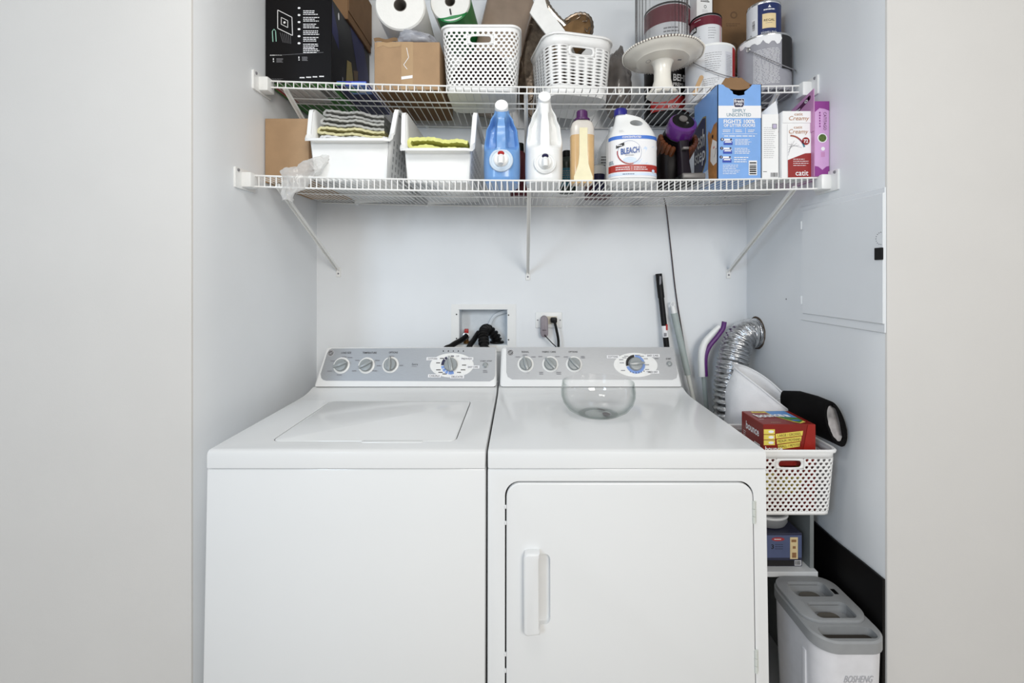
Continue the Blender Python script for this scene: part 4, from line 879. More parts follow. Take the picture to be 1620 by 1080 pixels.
# folded towels: each a folded sheet
def towel(label, x, y, z, wd, dp, th, m, wave, seed, fold=-1, cat='towel', name='folded_towel', grp=None):
    pts = []; n = 26; rnd = random.Random(seed); ph = rnd.random() * 6
    def cen(u): return 0.004 * math.sin(u * 7 + ph) * wave + 0.010 * wave * math.sin(u * 3.1 + ph * 0.5)
    r = th / 2
    for k in range(n + 1): u = k / n; pts.append((fold * (0.5 - u) * -wd * 1.0, cen(u) + r))
    loop = [((u - 0.5) * wd, cen(u) + r * 0.96) for u in [k / n for k in range(n + 1)]]
    low = [((u - 0.5) * wd, cen(u) - r * 0.96) for u in [k / n for k in range(n + 1)]]
    end = [(-wd / 2 - r * math.sin(a), cen(0) + r * math.cos(a)) for a in [PI * k / 6 for k in range(1, 6)]]
    outer = loop[::-1] + end + low            # right top -> left top -> round fold -> right bottom
    q = B(); t2 = th * 0.30; ny = 8
    def pt(i, inset, v):
        a = Vector(outer[max(i - 1, 0)]); c = Vector(outer[min(i + 1, len(outer) - 1)]); d = (c - a).normalized(); nrm = Vector((-d.y, d.x))
        p = Vector(outer[i]) + nrm * inset
        w2 = 0.0012 * math.sin(i * 2.3 + v * 9 + seed)
        return Vector((p.x, (v - 0.5) * dp + 0.006 * math.sin(i * 0.55 + seed) * (1 if v < 0.1 else 0), p.y + w2))
    m_ = len(outer)
    for ins, flip in ((0, False), (t2, True)): q.add([pt(i, ins, j / ny) for j in range(ny + 1) for i in range(m_)], [(j * m_ + i, j * m_ + i + 1, (j + 1) * m_ + i + 1, (j + 1) * m_ + i) for j in range(ny) for i in range(m_ - 1)], m)
    for v in (0, 1): q.add([pt(i, 0, v) for i in range(m_)] + [pt(i, t2, v) for i in range(m_)], [(i, i + 1, m_ + i + 1, m_ + i) for i in range(m_ - 1)], m)
    o = q.build(name, None, 60); tag(o, label, cat, grp, loc=(x, y, z)); return o
TG = mat('towel_grey', (176, 176, 170), 0.95, var=0.12, scale=60, bump=1.0, bscale=260); TW = mat('towel_white', (222, 222, 222), 0.95, var=0.08, scale=120, bump=1.0, bscale=300)
TY = mat('towel_cream_yellow', (214, 208, 164), 0.95, var=0.10, scale=50, bump=1.0, bscale=260); TS = mat('towel_grey_stripe', (188, 188, 184), 0.95, var=0.25, scale=30, stretch=(1, 1, 12), bump=1.0, bscale=260)
zb = lo(-0.5425) + 0.004
for k, (m, lb, wv, sd) in enumerate(((TW, 'lowest folded white towel at the bottom of the bin', 0.3, 2), (TG, 'folded grey towel second from the bottom of the bin', 0.3, 3), (TW, 'folded white textured towel at the front of the towel bin', 0.4, 4), (TY, 'folded cream and yellow towel in the towel bin', 0.8, 5), (TG, 'folded grey towel on the cream one in the bin', 1.0, 5), (TS, 'top folded striped grey towel in the towel bin', 1.1, 5))):
    towel(lb, -0.5425 + 0.004 * (k % 3 - 1), 1.595, zb + (0.03, 0.085, 0.133, 0.163, 0.191, 0.218)[k], (0.180, 0.19, 0.216, 0.212, 0.2, 0.192)[k], 0.29, (0.048, 0.046, 0.026, 0.026, 0.025, 0.024)[k], m, wv, sd, grp='folded towels in the bin')
YEL = mat('cloth_yellow', (226, 226, 142), 0.9, var=0.05, scale=40, bump=0.6); BLG = mat('pouch_blue_grey', (190, 206, 224), 0.5, var=0.08)
q = B(); q.box((-0.09, -0.13, 0), (0.09, 0.14, 0.085), BLG, 0.02, 4); tag(q.build('storage_pouch'), 'pale blue pouch in the bin under the yellow cloth', 'pouch', loc=(-0.262, 1.58, lo(-0.262) + 0.004))
towel('yellow folded cloth lying in the right-hand bin', -0.258, 1.545, lo(-0.262) + 0.124, 0.178, 0.2, 0.04, YEL, 1.0, 21, cat='cloth', name='folded_cloth')
t = carton('small_carton', 'small white carton with black edge behind the yellow cloth', 'box', 0.05, 0.09, 0.058, mat('carton_pale_blue', (214, 226, 238), 0.5), (-0.265, 1.69, lo(-0.262) + 0.09), 0.35)
pr = Print(box_face('front', 0.05, 0.09, 0.058)); pr.poly([(0.02, 0.058), (0.03, 0.058), (0.05, 0.0), (0.04, 0.0)], INKK); pr.build('black_stripe', t)
# thin plastic bag drooping over the lip
BAGF = clear('thin_bag_film', (250, 249, 247), 0.4, 0.5)
def sheet_noise(p, a, s_, f=22): return Vector((noise.noise(p * f + Vector((s_, 0, 0))), noise.noise(p * f + Vector((0, s_, 0))), noise.noise(p * f + Vector((0, 0, s_))))) * a
def bagf(u, v):
    a = 2 * PI * u; top = Vector((-0.655 + 0.062 * math.cos(a), 1.43 + 0.05 * math.sin(a), lo(-0.66) + 0.055 - 0.045 * math.cos(a) * -0.6))
    bot = Vector((-0.712 + 0.02 * math.cos(a), 1.352 + 0.012 * math.sin(a), lo(-0.7) - 0.075))
    mid = Vector((-0.69 + 0.05 * math.cos(a), 1.385 + 0.032 * math.sin(a), lo(-0.7) + 0.008))
    if v < 0.12: c = Vector((-0.655, 1.43, top.z + 0.012)); p = c.lerp(top, v / 0.12)
    else: k = (v - 0.12) / 0.88; p = top.lerp(mid, k * 2) if k < 0.5 else mid.lerp(bot, k * 2 - 1)
    q_ = p + sheet_noise(p, 0.016, 4.2, 26) + sheet_noise(p, 0.008, 9.1, 70)
    return q_
q = B(); q.grid(bagf, 56, 44, BAGF); o = q.build('plastic_bag', None, 80); tag(o, 'crumpled clear plastic bag hanging over the lower shelf lip', 'bag')

# jugs -------------------------------------------------------------
def jug(name, label, x, y, prof, dp, m, cap_z, cap_r, cap_m, tap_z, tap_r, tap_in, ridge, rz=0.0, cap_tilt=1.25, btn=None):
    t = thing(name, label, 'jug', (x, y, lo(x)), rz); NR = 44
    zs = [p[0] for p in prof]
    def hw(z):
        for (za, a), (zb_, b_) in zip(prof, prof[1:]):
            if za <= z <= zb_: k = (z - za) / (zb_ - za); k = k * k * (3 - 2 * k); return a + (b_ - a) * k
        return prof[-1][1]
    rings = []
    for i in range(NR + 1):
        z = zs[-1] * i / NR; w2 = hw(z); dd = dp * min(1, 0.45 + w2 / prof[2][1] * 0.55)
        ring = superring(z, w2, dd, 3.0, 56, 0, dp - dd if False else 0)
        for p in ring:
            if p.y < 0:
                fr = min(1, -p.y / dd); a = abs(p.x)
                kz = max(0, min(1, (z - ridge[0]) / 0.025)) * max(0, min(1, (ridge[1] - z) / 0.04))
                kx = max(0, min(1, (a - ridge[2]) / 0.008)) * max(0, min(1, (w2 * 0.97 - a) / 0.012))
                p.y += ridge[3] * kz * kx * fr
                # collar bulge round the tap
        rings.append(ring)
    q = B(); q.loft(rings, m); q.build('jug_body', t, 50)
    # cap leaning forward
    yc = -dp * min(1, 0.45 + hw(cap_z) / prof[2][1] * 0.55) * 0.75; M = Matrix.Translation((0, yc, cap_z)) @ Matrix.Rotation(cap_tilt, 4, 'X')
    q = B(); q.lathe([(cap_r * 0.9, -0.03), (cap_r * 0.92, 0.0)], m, 28, M); q.build('neck', t)
    q = B(); q.lathe([(cap_r * 1.02, 0), (cap_r, 0.002), (cap_r, 0.016), (cap_r * 0.93, 0.019), (cap_r * 0.86, 0.019), (0, 0.0185)], cap_m, 36, M, flute=36, famp=0.008); q.build('screw_cap', t)
    yt = -dp * 1.0; M = Matrix.Translation((0, yt + 0.003, tap_z)) @ Matrix.Rotation(PI / 2 - 0.12, 4, 'X')
    q = B(); q.lathe([(tap_r, 0), (tap_r * 0.97, 0.005), (tap_r * 0.8, 0.008), (tap_r * 0.74, 0.006), (0, 0.006)], tap_in, 36, M); cp = q.build('tap_collar', t)
    q = B(); q.lathe([(tap_r * 0.62, 0.005), (tap_r * 0.6, 0.012), (tap_r * 0.5, 0.015), (0, 0.015)], WPLAS, 32, M); q.build('tap_disc', cp)
    q = B(); q.tube([Vector((0, yt - 0.012, tap_z + 0.006)), Vector((0, yt - 0.024, tap_z - 0.002)), Vector((0, yt - 0.028, tap_z - 0.018))], [0.011, 0.010, 0.0085], WPLAS, 14); q.build('tap_spout', cp)
    q = B(); q.lathe([(0.011, 0), (0.01, 0.008), (0.007, 0.011), (0, 0.011)], btn, 20, Matrix.Translation((0, yt - 0.006, tap_z + 0.016)) @ Matrix.Rotation(0.9, 4, 'X') @ Matrix.Diagonal((1, 0.6, 1, 1))); q.build('tap_button', cp)
    return t
JB = mat('jug_blue', (112, 158, 214), 0.3, var=0.02, coat=0.3); JW = mat('jug_white', (238, 239, 238), 0.35, var=0.01, coat=0.2)
COLC = mat('tap_collar_pale_blue', (206, 220, 234), 0.3)
jug('detergent_jug', 'blue laundry detergent jug with white cap and tap', XX(793, 1.40), 1.475, [(0, 0.052), (0.012, 0.0585), (0.06, 0.060), (0.12, 0.059), (0.17, 0.053), (0.205, 0.040), (0.235, 0.026), (0.262, 0.018)], 0.085, JB, 0.243, 0.0215, WPLAS, 0.066, 0.038, COLC, (0.10, 0.235, 0.013, 0.06), btn=REDP)
jug('detergent_jug', 'tall white laundry jug with white cap and tap', XX(862, 1.40), 1.475, [(0, 0.056), (0.012, 0.0605), (0.06, 0.0615), (0.13, 0.0605), (0.18, 0.055), (0.215, 0.043), (0.255, 0.026), (0.29, 0.017)], 0.085, JW, 0.272, 0.0205, WPLAS, 0.058, 0.036, WPLAS, (0.11, 0.262, 0.014, 0.05), btn=NAVY)
# bottle behind the blue jug, and other goods further back
MARB = mat('bottle_maroon', (92, 22, 34), 0.3); TEALB = mat('bottle_teal', (48, 110, 130), 0.35); DKG = mat('bottle_dark_green', (34, 48, 40), 0.3)
def bottle(name, label, x, y, r, h, m, capm, cap_h=0.03, neck=0.4, cat='bottle', lbl=None, dr=1.0):
    t = thing(name, label, cat, (x, y, lo(x)))
    q = B(); q.lathe([(0, 0.002), (r * 0.92, 0), (r, 0.006), (r, h * 0.66), (r * 0.92, h * 0.74), (r * neck, h * 0.86), (r * neck, h - cap_h)], m, 28, Matrix.Diagonal((1, dr, 1, 1))); q.build('bottle_body', t)
    q = B(); q.lathe([(r * neck * 1.2, h - cap_h), (r * neck * 1.15, h - 0.003), (r * neck, h), (0, h)], capm, 24); q.build('cap', t)
    if lbl: pr = Print(cyl(r)); pr.rect(-r * 1.4, h * 0.12, r * 1.4, h * 0.55, lbl, 1, 16); pr.bars(-r, h * 0.2, r * 0.9, h * 0.5, 6, INKG, 2); pr.build('printed_label', t)
    return t
bottle('cleaner_bottle', 'maroon bottle half hidden behind the blue jug', 0.0, 1.665, 0.035, 0.2, MARB, BLACK)
bottle('cleaner_bottle', 'dark green bottle with teal label between white jug and amber bottle', XX(898, 1.56), 1.585, 0.034, 0.15, DKG, BLACK, lbl=TEALB)
YC = mat('cap_yellow', (196, 196, 78), 0.4); BRN = mat('bottle_brown', (70, 52, 48), 0.3)
t = thing('spray_bottle', 'brown bottle with yellow cap lying behind the bleach', 'bottle', (XX(952, 1.62), 1.66, lo(0.2) + 0.10)); 
for k, (r, z0_, z1_, m, nm) in enumerate(((0.03, 0.02, 0.1, BRN, 'bottle_body'), (0.024, -0.004, 0.022, YC, 'cap'))): q = B(); q.lathe([(r * 0.8, z0_), (r, z0_ + 0.004), (r, z1_ - 0.004), (r * 0.8, z1_)], m, 24, Matrix.Rotation(-PI / 2, 4, 'X')); q.build(nm, t)
t = carton('food_carton', 'dark red carton behind the bleach bottle holding up a brown bottle', 'box', 0.09, 0.12, 0.07, mat('carton_dark_red', (84, 30, 36), 0.5), (XX(952, 1.62), 1.68, lo(0.2)))
bottle('wipes_tub', 'navy tub with white lid behind the amber bottle', XX(948, 1.57), 1.585, 0.022, 0.095, NAVY, WPLAS, 0.03, 0.95, 'tub')
# clear gallon jug behind the bleach
MILK = mat('clear_jug', (222, 226, 230), 0.2, var=0.03, alpha=0.75, coat=0.3)
t = thing('water_jug', 'translucent empty gallon jug behind the bleach bottle', 'jug', (XX(972, 1.64), 1.645, lo(0.34)))
q = B(); q.loft([superring(z, a, a, 3.5, 32) for z, a in ((0, 0.062), (0.01, 0.07), (0.13, 0.07), (0.17, 0.06), (0.21, 0.035), (0.235, 0.02), (0.25, 0.02))], MILK); q.build('jug_body', t, 50)
pr = Print(plane((-0.072, -0.0712, 0), (1, 0, 0), (0, 0, 1))); pr.bars(0.01, 0.09, 0.03, 0.13, 4, INKK, fill=0.4); pr.build('print_marks', t)
q = B(); q.tube(smooth([(0.02, 0, 0.225), (0.052, 0, 0.215), (0.066, 0, 0.17), (0.062, 0, 0.13)], 6), 0.011, MILK, 12); q.build('handle', t)
# amber bottle with purple cap
AMB = mat('amber_liquid', (206, 170, 120), 0.25, var=0.06, coat=0.4); CLR = mat('frosted_bottle', (212, 206, 198), 0.3, var=0.04, coat=0.3); PUR = mat('cap_purple', (74, 20, 84), 0.35); STRP = mat('frosted_strip', (224, 216, 178), 0.35)
x, y = XX(923.5, 1.40), 1.44
t = thing('cleaner_bottle', 'amber liquid bottle with purple cap beside the bleach', 'bottle', (x, y, lo(x)))
prof = [(0.0, 0.034), (0.006, 0.0375), (0.05, 0.0385), (0.1, 0.0382), (0.155, 0.0385), (0.18, 0.038), (0.195, 0.034), (0.203, 0.026), (0.207, 0.02)]
q = B(); q.loft([superring(z, a, a * 0.8, 3.4, 40) for z, a in prof if z <= 0.16], AMB, caps=True); q.build('liquid_fill', t, 50)
q = B(); q.loft([superring(z, a, a * 0.8, 3.4, 40) for z, a in prof if z >= 0.155], CLR, caps=True); q.build('upper_bottle', t, 50)
sh = lambda u, v, h: Vector((u, -0.0305 - h - 0.003 * max(0, 1 - (u / 0.03) ** 2), v))
pr = Print(sh); pts = [(0.013, 0.175), (0.013, 0.09), (0.016, 0.06), (0.024, 0.035), (0.03, 0.02), (0.03, 0.008)]
for (a, za), (b, zb_) in zip(pts, pts[1:]): pr.poly([(-a, za), (a, za), (b, zb_), (-b, zb_)], STRP)
pr.build('frosted_grip', t)
q = B(); q.lathe([(0.025, 0.206), (0.025, 0.212), (0.0185, 0.215), (0.0175, 0.236), (0.015, 0.239), (0, 0.239)], PUR, 28, flute=28, famp=0.008); q.build('cap', t)
# bleach
x, y = XX(1001.5, 1.42), 1.448; HWB = 0.0785
t = thing('bleach_bottle', 'white bleach jug with blue cap and blue and red label', 'bottle', (x, y, lo(x)))
prof = [(0, -0.068, 0.068, 0.052), (0.008, -0.0765, 0.0765, 0.058), (0.03, -HWB, HWB, 0.0597), (0.10, -HWB, HWB, 0.0597), (0.145, -0.0775, 0.0775, 0.0585), (0.163, -0.071, 0.0705, 0.053), (0.178, -0.064, 0.0645, 0.045), (0.19, -0.058, 0.058, 0.036), (0.2, -0.0545, 0.0515, 0.028), (0.209, -0.0525, 0.0435, 0.022), (0.217, -0.0515, 0.033, 0.019), (0.222, -0.051, 0.018, 0.0175), (0.228, -0.0505, -0.0175, 0.0165)]
q = B(); q.loft([superring(z, (b_ - a) / 2, d_, 2.8 if z < 0.17 else 2.4, 56, (a + b_) / 2) for z, a, b_, d_ in prof], JW); bb = q.build('bottle_body', t, 50)
c = B(); c.prism([(0.009 + 0.021 * math.cos(2 * PI * k / 20), 0.191 + 0.0125 * math.sin(2 * PI * k / 20)) for k in range(20)], 'y', -0.1, 0.1, JW); boolean(bb, c)
q = B(); q.lathe([(0.021, 0.224), (0.0208, 0.242), (0.019, 0.2455), (0, 0.2455)], mat('cap_blue', (30, 28, 128), 0.35), 32, Matrix.Translation((-0.034, 0, 0)), flute=32, famp=0.01); q.build('cap', t)
def bmap(u, v, h):
    a = max(-0.995, min(0.995, u / HWB)); yy = -HWB * 0.76 * (1 - abs(a) ** 2.8) ** (1 / 2.8); return Vector((u * (1 + h / HWB), yy - h * 1.3 - 0.0004, v))
pr = Print(bmap); LB = mat('label_ice_blue', (206, 222, 244), 0.4); MB_ = mat('label_blue', (66, 118, 206), 0.4); DB = mat('ink_mid_blue', (58, 92, 160), 0.4); RD = mat('label_red', (170, 50, 42), 0.4)
pr.rect(-0.077, 0.012, 0.077, 0.144, INKW, 1, 30); pr.rect(-0.077, 0.0185, 0.077, 0.0265, LB, 2, 30)
pr.rect(-0.077, 0.133, 0.077, 0.144, MB_, 2, 30); pr.text('CONCENTRATED', -0.012, 0.1385, 0.058, 0.006, INKW, 3, bold=0.03)
pr.rect(-0.077, 0.030, 0.077, 0.052, RD, 2, 30); pr.bars(-0.06, 0.034, -0.018, 0.047, 2, INKW, 3, fill=0.35); pr.bars(-0.006, 0.034, 0.045, 0.047, 2, INKW, 3, fill=0.35); pr.rect(-0.0125, 0.035, -0.0117, 0.047, INKW, 3)
for k in range(7): a = -0.02 + k * 0.012; pr.poly([(a, 0.055), (a + 0.02, 0.055), (a + 0.045 if a + 0.045 < 0.076 else 0.076, 0.10 + 0.004 * k), (min(0.075, a + 0.038), 0.11)], LB, 2) if k % 2 else None
pr.ell(-0.018, 0.091, 0.036, 0.036, DB, 3, 32); pr.ell(-0.018, 0.091, 0.035, 0.035, INKW, 4, 32); pr.ell(-0.018, 0.091, 0.038, 0.038, RD, 5, 18, 0.93, 3.0, 5.0); pr.ell(-0.018, 0.067, 0.02, 0.008, LB, 5, 20)
pr.text('BLEACH', -0.017, 0.096, 0.056, 0.019, DB, 6, bold=0.025, rot=0.12, shear=0.1); pr.poly([(-0.058, 0.104), (-0.035, 0.112), (-0.035, 0.122), (-0.058, 0.113)], INKK, 6); pr.bars(-0.055, 0.109, -0.037, 0.116, 1, INKW, 7); pr.bars(-0.032, 0.08, -0.005, 0.083, 1, INKG, 6)
pr.bars(-0.04, 0.0205, 0.0, 0.0245, 1, INKK, 3); pr.ell(0.056, 0.033, 0.005, 0.005, LB, 4, 12); pr.bars(-0.076, 0.055, -0.064, 0.068, 3, TEALB, 3); pr.bars(-0.05, 0.155, -0.035, 0.162, 2, INKG, 2, fill=0.3); pr.build('printed_label', t)

# cordless vacuum
VPUR = mat('vacuum_purple', (84, 26, 112), 0.22, coat=0.7); BRZ = mat('vacuum_bronze', (92, 50, 24), 0.35, coat=0.1); VBLK = mat('vacuum_dark', (8, 6, 8), 0.4, spec=0.2); VGRY = mat('vacuum_grey', (104, 100, 98), 0.35)
c = P(1081, 194, 1.44); t = thing('cordless_vacuum', 'purple and black handheld vacuum beside the cat litter carton', 'vacuum', (c.x, c.y, lo(c.x))); zc = c.z - lo(c.x)
n = Vector((0.02, -0.83, 0.55)).normalized(); M = Matrix.Translation((0, 0, zc)) @ n.to_track_quat('Z', 'Y').to_matrix().to_4x4()
q = B(); q.lathe([(0.045, -0.045), (0.0465, -0.04), (0.0465, -0.008), (0.044, 0.0), (0.038, 0.003)], VPUR, 40, M); q.build('filter_ring', t)
q = B(); q.lathe([(0.047, -0.05), (0.0475, -0.044), (0.046, -0.042)], VBLK, 40, M); q.build('ring_band', t)
q = B(); q.lathe([(0.0365, 0.002), (0.034, 0.005), (0.02, 0.006), (0, 0.006)], VBLK, 36, M @ Matrix.Translation((0, 0.004, 0))); q.build('end_cap', t)
q = B(); q.lathe([(0.014, 0.005), (0.013, 0.009), (0, 0.009)], VGRY, 28, M @ Matrix.Translation((0, 0.010, 0.0015))); q.build('power_button', t)
q = B(); q.lathe([(0.0045, 0.005), (0.004, 0.009), (0, 0.009)], CHROME, 14, M @ Matrix.Translation((0.008, -0.012, 0.001))); q.build('mode_button', t)
q = B(); q.lathe([(0.042, -0.16), (0.046, -0.13), (0.05, -0.06), (0.045, -0.045)], VBLK, 36, M); q.build('motor_body', t)
for k in range(15):
    a = PI * 0.95 + (PI * 1.10) * k / 14
    if 5 < k < 9: continue
    p = Vector((0.058 * math.cos(a), 0.058 * math.sin(a) - 0.008, -0.07)); q = B(); q.lathe([(0.0, -0.055), (0.004, -0.055), (0.0085, 0.0), (0.0085, 0.014), (0.006, 0.018), (0, 0.018)], BRZ, 14, M @ Matrix.Translation(p)); q.build('cyclone', t)
q = B(); q.loft([superring(z, a, b, 3, 24, 0.004, cy_) for z, a, b, cy_ in ((0.028, 0.02, 0.022, 0.0), (0.07, 0.017, 0.02, 0.01), (0.12, 0.018, 0.022, 0.022), (0.15, 0.022, 0.028, 0.03))], mat('vacuum_handle', (22, 14, 24), 0.4, spec=0.2)); q.build('handle', t, 50)
q = B(); q.box((-0.008, -0.020, 0.108), (0.012, -0.002, 0.117), VGRY, 0.003); q.build('trigger', t)
q = B(); q.box((-0.028, -0.05, 0.0), (0.05, 0.06, 0.022), VBLK, 0.006, 3); q.build('battery_base', t)
q = B(); q.box((-0.022, -0.056, 0.006), (0.05, -0.035, 0.024), VGRY, 0.004, 3); q.build('base_plate', t)
q = B(); q.loft([superring(z, a, a, 3, 24, -0.012, 0.085) for z, a in ((0.0, 0.04), (0.05, 0.05), (0.1, 0.052), (0.125, 0.045))], mat('vacuum_dust_bin', (12, 6, 7), 0.45, spec=0.15)); q.build('dust_bin', t, 50)
# cord hanging down the wall
q = B(); q.tube(smooth([P(1050, 312, 1.80), P(1054, 330, 1.845), P(1062, 400, 1.852), P(1070, 470, 1.852), P(1085, 560, 1.85), P(1095, 625, 1.845), P(1100, 700, 1.84)], 6), 0.0024, mat('cord_dark', (52, 34, 38), 0.5), 6); tag(q.build('hanging_cord'), 'thin dark cord hanging from the shelf down the wall', 'cord')

# cat litter carton with torn top
LBLUE = mat('carton_light_blue', (122, 168, 228), 0.45, coat=0.2)
W2, D2, H2 = 0.137, 0.185, 0.298; x, y = 0.6885, 1.385 + D2 / 2
t = thing('litter_carton', 'light blue cat litter carton with torn-open top', 'box', (x, y, lo(x)))
tear = [(-0.052, H2), (-0.044, H2 - 0.008), (-0.034, H2 - 0.012), (-0.028, H2 - 0.018), (-0.022, H2 - 0.022), (-0.020, H2 - 0.03), (-0.013, H2 - 0.032), (-0.004, H2 - 0.035), (0.006, H2 - 0.034), (0.016, H2 - 0.032), (0.016, H2 - 0.022), (0.025, H2 - 0.016), (0.034, H2 - 0.008), (0.040, H2)]
q = B(); q.prism([(-W2 / 2, 0), (W2 / 2, 0), (W2 / 2, H2)] + tear[::-1] + [(-W2 / 2, H2)], 'y', -D2 / 2, -D2 / 2 + 0.0022, LBLUE)
q.box((-W2 / 2, D2 / 2 - 0.002, 0), (W2 / 2, D2 / 2, H2), LBLUE); q.box((-W2 / 2, -D2 / 2, 0), (-W2 / 2 + 0.002, D2 / 2, H2), LBLUE); q.box((W2 / 2 - 0.002, -D2 / 2, 0), (W2 / 2, D2 / 2, H2), LBLUE); q.box((-W2 / 2, -D2 / 2, 0), (W2 / 2, D2 / 2, 0.002), LBLUE)
q.build('carton_body', t, 0)
q = B(); q.box((-W2 / 2 + 0.002, -D2 / 2 + 0.0022, 0.002), (W2 / 2 - 0.002, D2 / 2 - 0.002, 0.004), CARDD)
q.box((-W2 / 2 + 0.002, D2 / 2 - 0.0035, 0.003), (W2 / 2 - 0.002, D2 / 2 - 0.002, H2 - 0.002), CARDD); q.build('inner_lining', t, 0)
q = B(); q.grid(lambda a, c: Vector((-0.004 + (a - 0.5) * (0.094 if c < 0.35 else 0.094 - 0.05 * (c - 0.35)), -D2 / 2 + 0.006 + 0.022 * c - 0.008 * math.sin(PI * a) * (1 - c), H2 - 0.018 * (1 - abs(2 * a - 1) ** 2 * 0.75) * (1 - c) + 0.034 * c - 0.006 * abs(2 * a - 1) ** 6 * c + 0.0015 * math.sin(a * 23) * c)), 16, 8, mat('cardboard_flap', (140, 108, 76), 0.85, var=0.05)); q.build('torn_flap', t)
q = B(); q.box((-W2 / 2 + 0.001, -D2 / 2 + 0.03, H2 - 0.004), (W2 / 2 - 0.001, D2 / 2 - 0.001, H2 - 0.002), CARDD); q.build('top_panel', t, 0)
q = B(); q.box((-W2 / 2 - 0.001, -D2 / 2 + 0.01, H2), (-0.03, -D2 / 2 + 0.05, H2 + 0.002), CARDD); q.box((0.036, -D2 / 2 + 0.004, H2), (W2 / 2 + 0.004, -D2 / 2 + 0.05, H2 + 0.0025), CARDD); q.build('top_flap', t, 0)
pr = Print(box_face('front', W2, D2, H2)); kx = W2 / 66.0; kz = H2 / 149.0
def lp(px, py): f = (py - 135) / 148.0; return ((px - (1136 + 9 * f)) * W2 / (66 - 2 * f), (283 - py) * kz)
def lz(crx, cry): return lp(1130 + crx / 6.75, 130 + cry / 6.75)
a, b = lz(265, 222); pr.poly([(a - 0.016, b + 0.013), (a + 0.017, b + 0.013), (a + 0.017, b - 0.006), (a + 0.012, b - 0.013), (a - 0.011, b - 0.013), (a - 0.016, b - 0.007)], INKW, 1); pr.poly([(a - 0.015, b + 0.012), (a + 0.016, b + 0.012), (a + 0.016, b - 0.006), (a + 0.011, b - 0.012), (a - 0.010, b - 0.012), (a - 0.015, b - 0.006)], NAVY, 2)
pr.text('fresh', a, b + 0.0055, 0.028, 0.010, INKW, 3, bold=0.02); pr.text('step', a, b - 0.0055, 0.022, 0.010, INKW, 3, bold=0.02)
a0, b0 = lz(52, 252); a1, b1 = lz(492, 382); pr.rect(0.002, b1, W2 - 0.001, b0, INKW, 1); TLI = mat('ink_teal_dark', (52, 116, 140), 0.5)
a, b = lz(272, 305); pr.text('SIMPLY', a, b, 0.042, 0.0105, TLI, 2); a, b = lz(272, 348); pr.text('UNSCENTED', a, b, 0.076, 0.0105, TLI, 2)
a, b = lz(280, 418); pr.text('FIGHTS 100%', a, b, 0.098, 0.0125, INKW, 2, bold=0.03); a, b = lz(285, 460); pr.text('OF LITTER ODORS', a, b, 0.098, 0.0095, INKW, 2, bold=0.03)
for cxr in (160, 285, 412): a, b = lz(cxr, 518); pr.bars(a - 0.012, b - 0.005, a + 0.012, b + 0.005, 2, INKW, 2)
for cxr in (222, 348): a, b = lz(cxr, 515); pr.rect(a - 0.0005, b - 0.008, a + 0.0005, b + 0.008, INKW, 2)
a, b = lz(290, 550); pr.rect(a - 0.055, b - 0.0005, a + 0.055, b + 0.0005, INKW, 2); a, b = lz(290, 573); pr.bars(a - 0.048, b - 0.003, a + 0.048, b + 0.003, 1, INKW, 2, rag=0)
for j, cy3_ in enumerate((632, 725, 818)):
    a, b = lz(120, cy3_ - 24); pr.ell(a, b, 0.005, 0.005, NAVY, 2, 16); pr.text(str(j + 1), a, b, 0.003, 0.006, INKW, 3)
    a, b = lz(180, cy3_); pr.poly([(a - 0.012, b + 0.009), (a + 0.012, b + 0.009), (a + 0.014, b - 0.005), (a - 0.014, b - 0.005)], INKW, 1); pr.poly([(a - 0.014, b - 0.002), (a - 0.011, b + 0.003), (a + 0.011, b + 0.003), (a + 0.014, b - 0.002), (a + 0.014, b - 0.01), (a - 0.014, b - 0.01)], mat('ink_royal', (40, 70, 170), 0.5), 2); pr.poly([(a - 0.011, b - 0.003), (a + 0.011, b - 0.003), (a + 0.009, b + 0.001), (a - 0.009, b + 0.001)], INKW, 3); pr.ell(a + 0.009, b + 0.007, 0.003, 0.003, NAVY, 3, 8)
    a, b = lz(250, cy3_); pr.bars(a, b - 0.011, a + 0.052, b + 0.009, 5 - j, INKW, 2, fill=0.4)
a, b = lz(145, 925); pr.bars(a, b - 0.016, a + 0.055, b + 0.016, 6, INKW, 2, fill=0.3); a, b = lz(400, 905); pr.barcode(a, b - 0.024, a + 0.026, b + 0.022, 2, False, 6)
pr.build('printed_front', t)
pr = Print(box_face('left', W2, D2, H2)); D = D2    # u runs from the back edge to the front edge
pr.poly([(0.0, 0.06), (0.0, 0.21), (0.075, 0.235), (0.1, 0.23), (0.1, 0.08), (0.07, 0.045)], GOLD, 1); pr.poly([(0.0, 0.064), (0.0, 0.206), (0.074, 0.230), (0.096, 0.225), (0.096, 0.084), (0.068, 0.05)], NAVY, 2)
pr.text('fresh', 0.045, 0.165, 0.09, 0.06, INKW, 3, bold=0.01, shear=0.1); pr.text('step', 0.05, 0.1, 0.085, 0.055, INKW, 3, bold=0.01, shear=0.1)
pr.poly([(0.0, 0.0), (0.0, 0.06), (0.07, 0.044), (0.13, 0.05), (0.14, 0.0)], LB, 1); pr.text('SIMPLY', 0.055, 0.036, 0.05, 0.011, NAVY, 3); pr.text('UNSCENTED', 0.055, 0.02, 0.08, 0.011, NAVY, 3)
CATO = mat('cat_fur_ginger', (176, 120, 66), 0.7, var=0.2, scale=50); CATW = mat('cat_fur_white', (236, 230, 224), 0.7)
pr.poly([(0.125, 0.0), (0.118, 0.05), (0.122, 0.11), (0.115, 0.16), (0.124, 0.172), (0.138, 0.158), (0.16, 0.18), (0.183, 0.182), (0.183, 0.0)], CATO, 4)
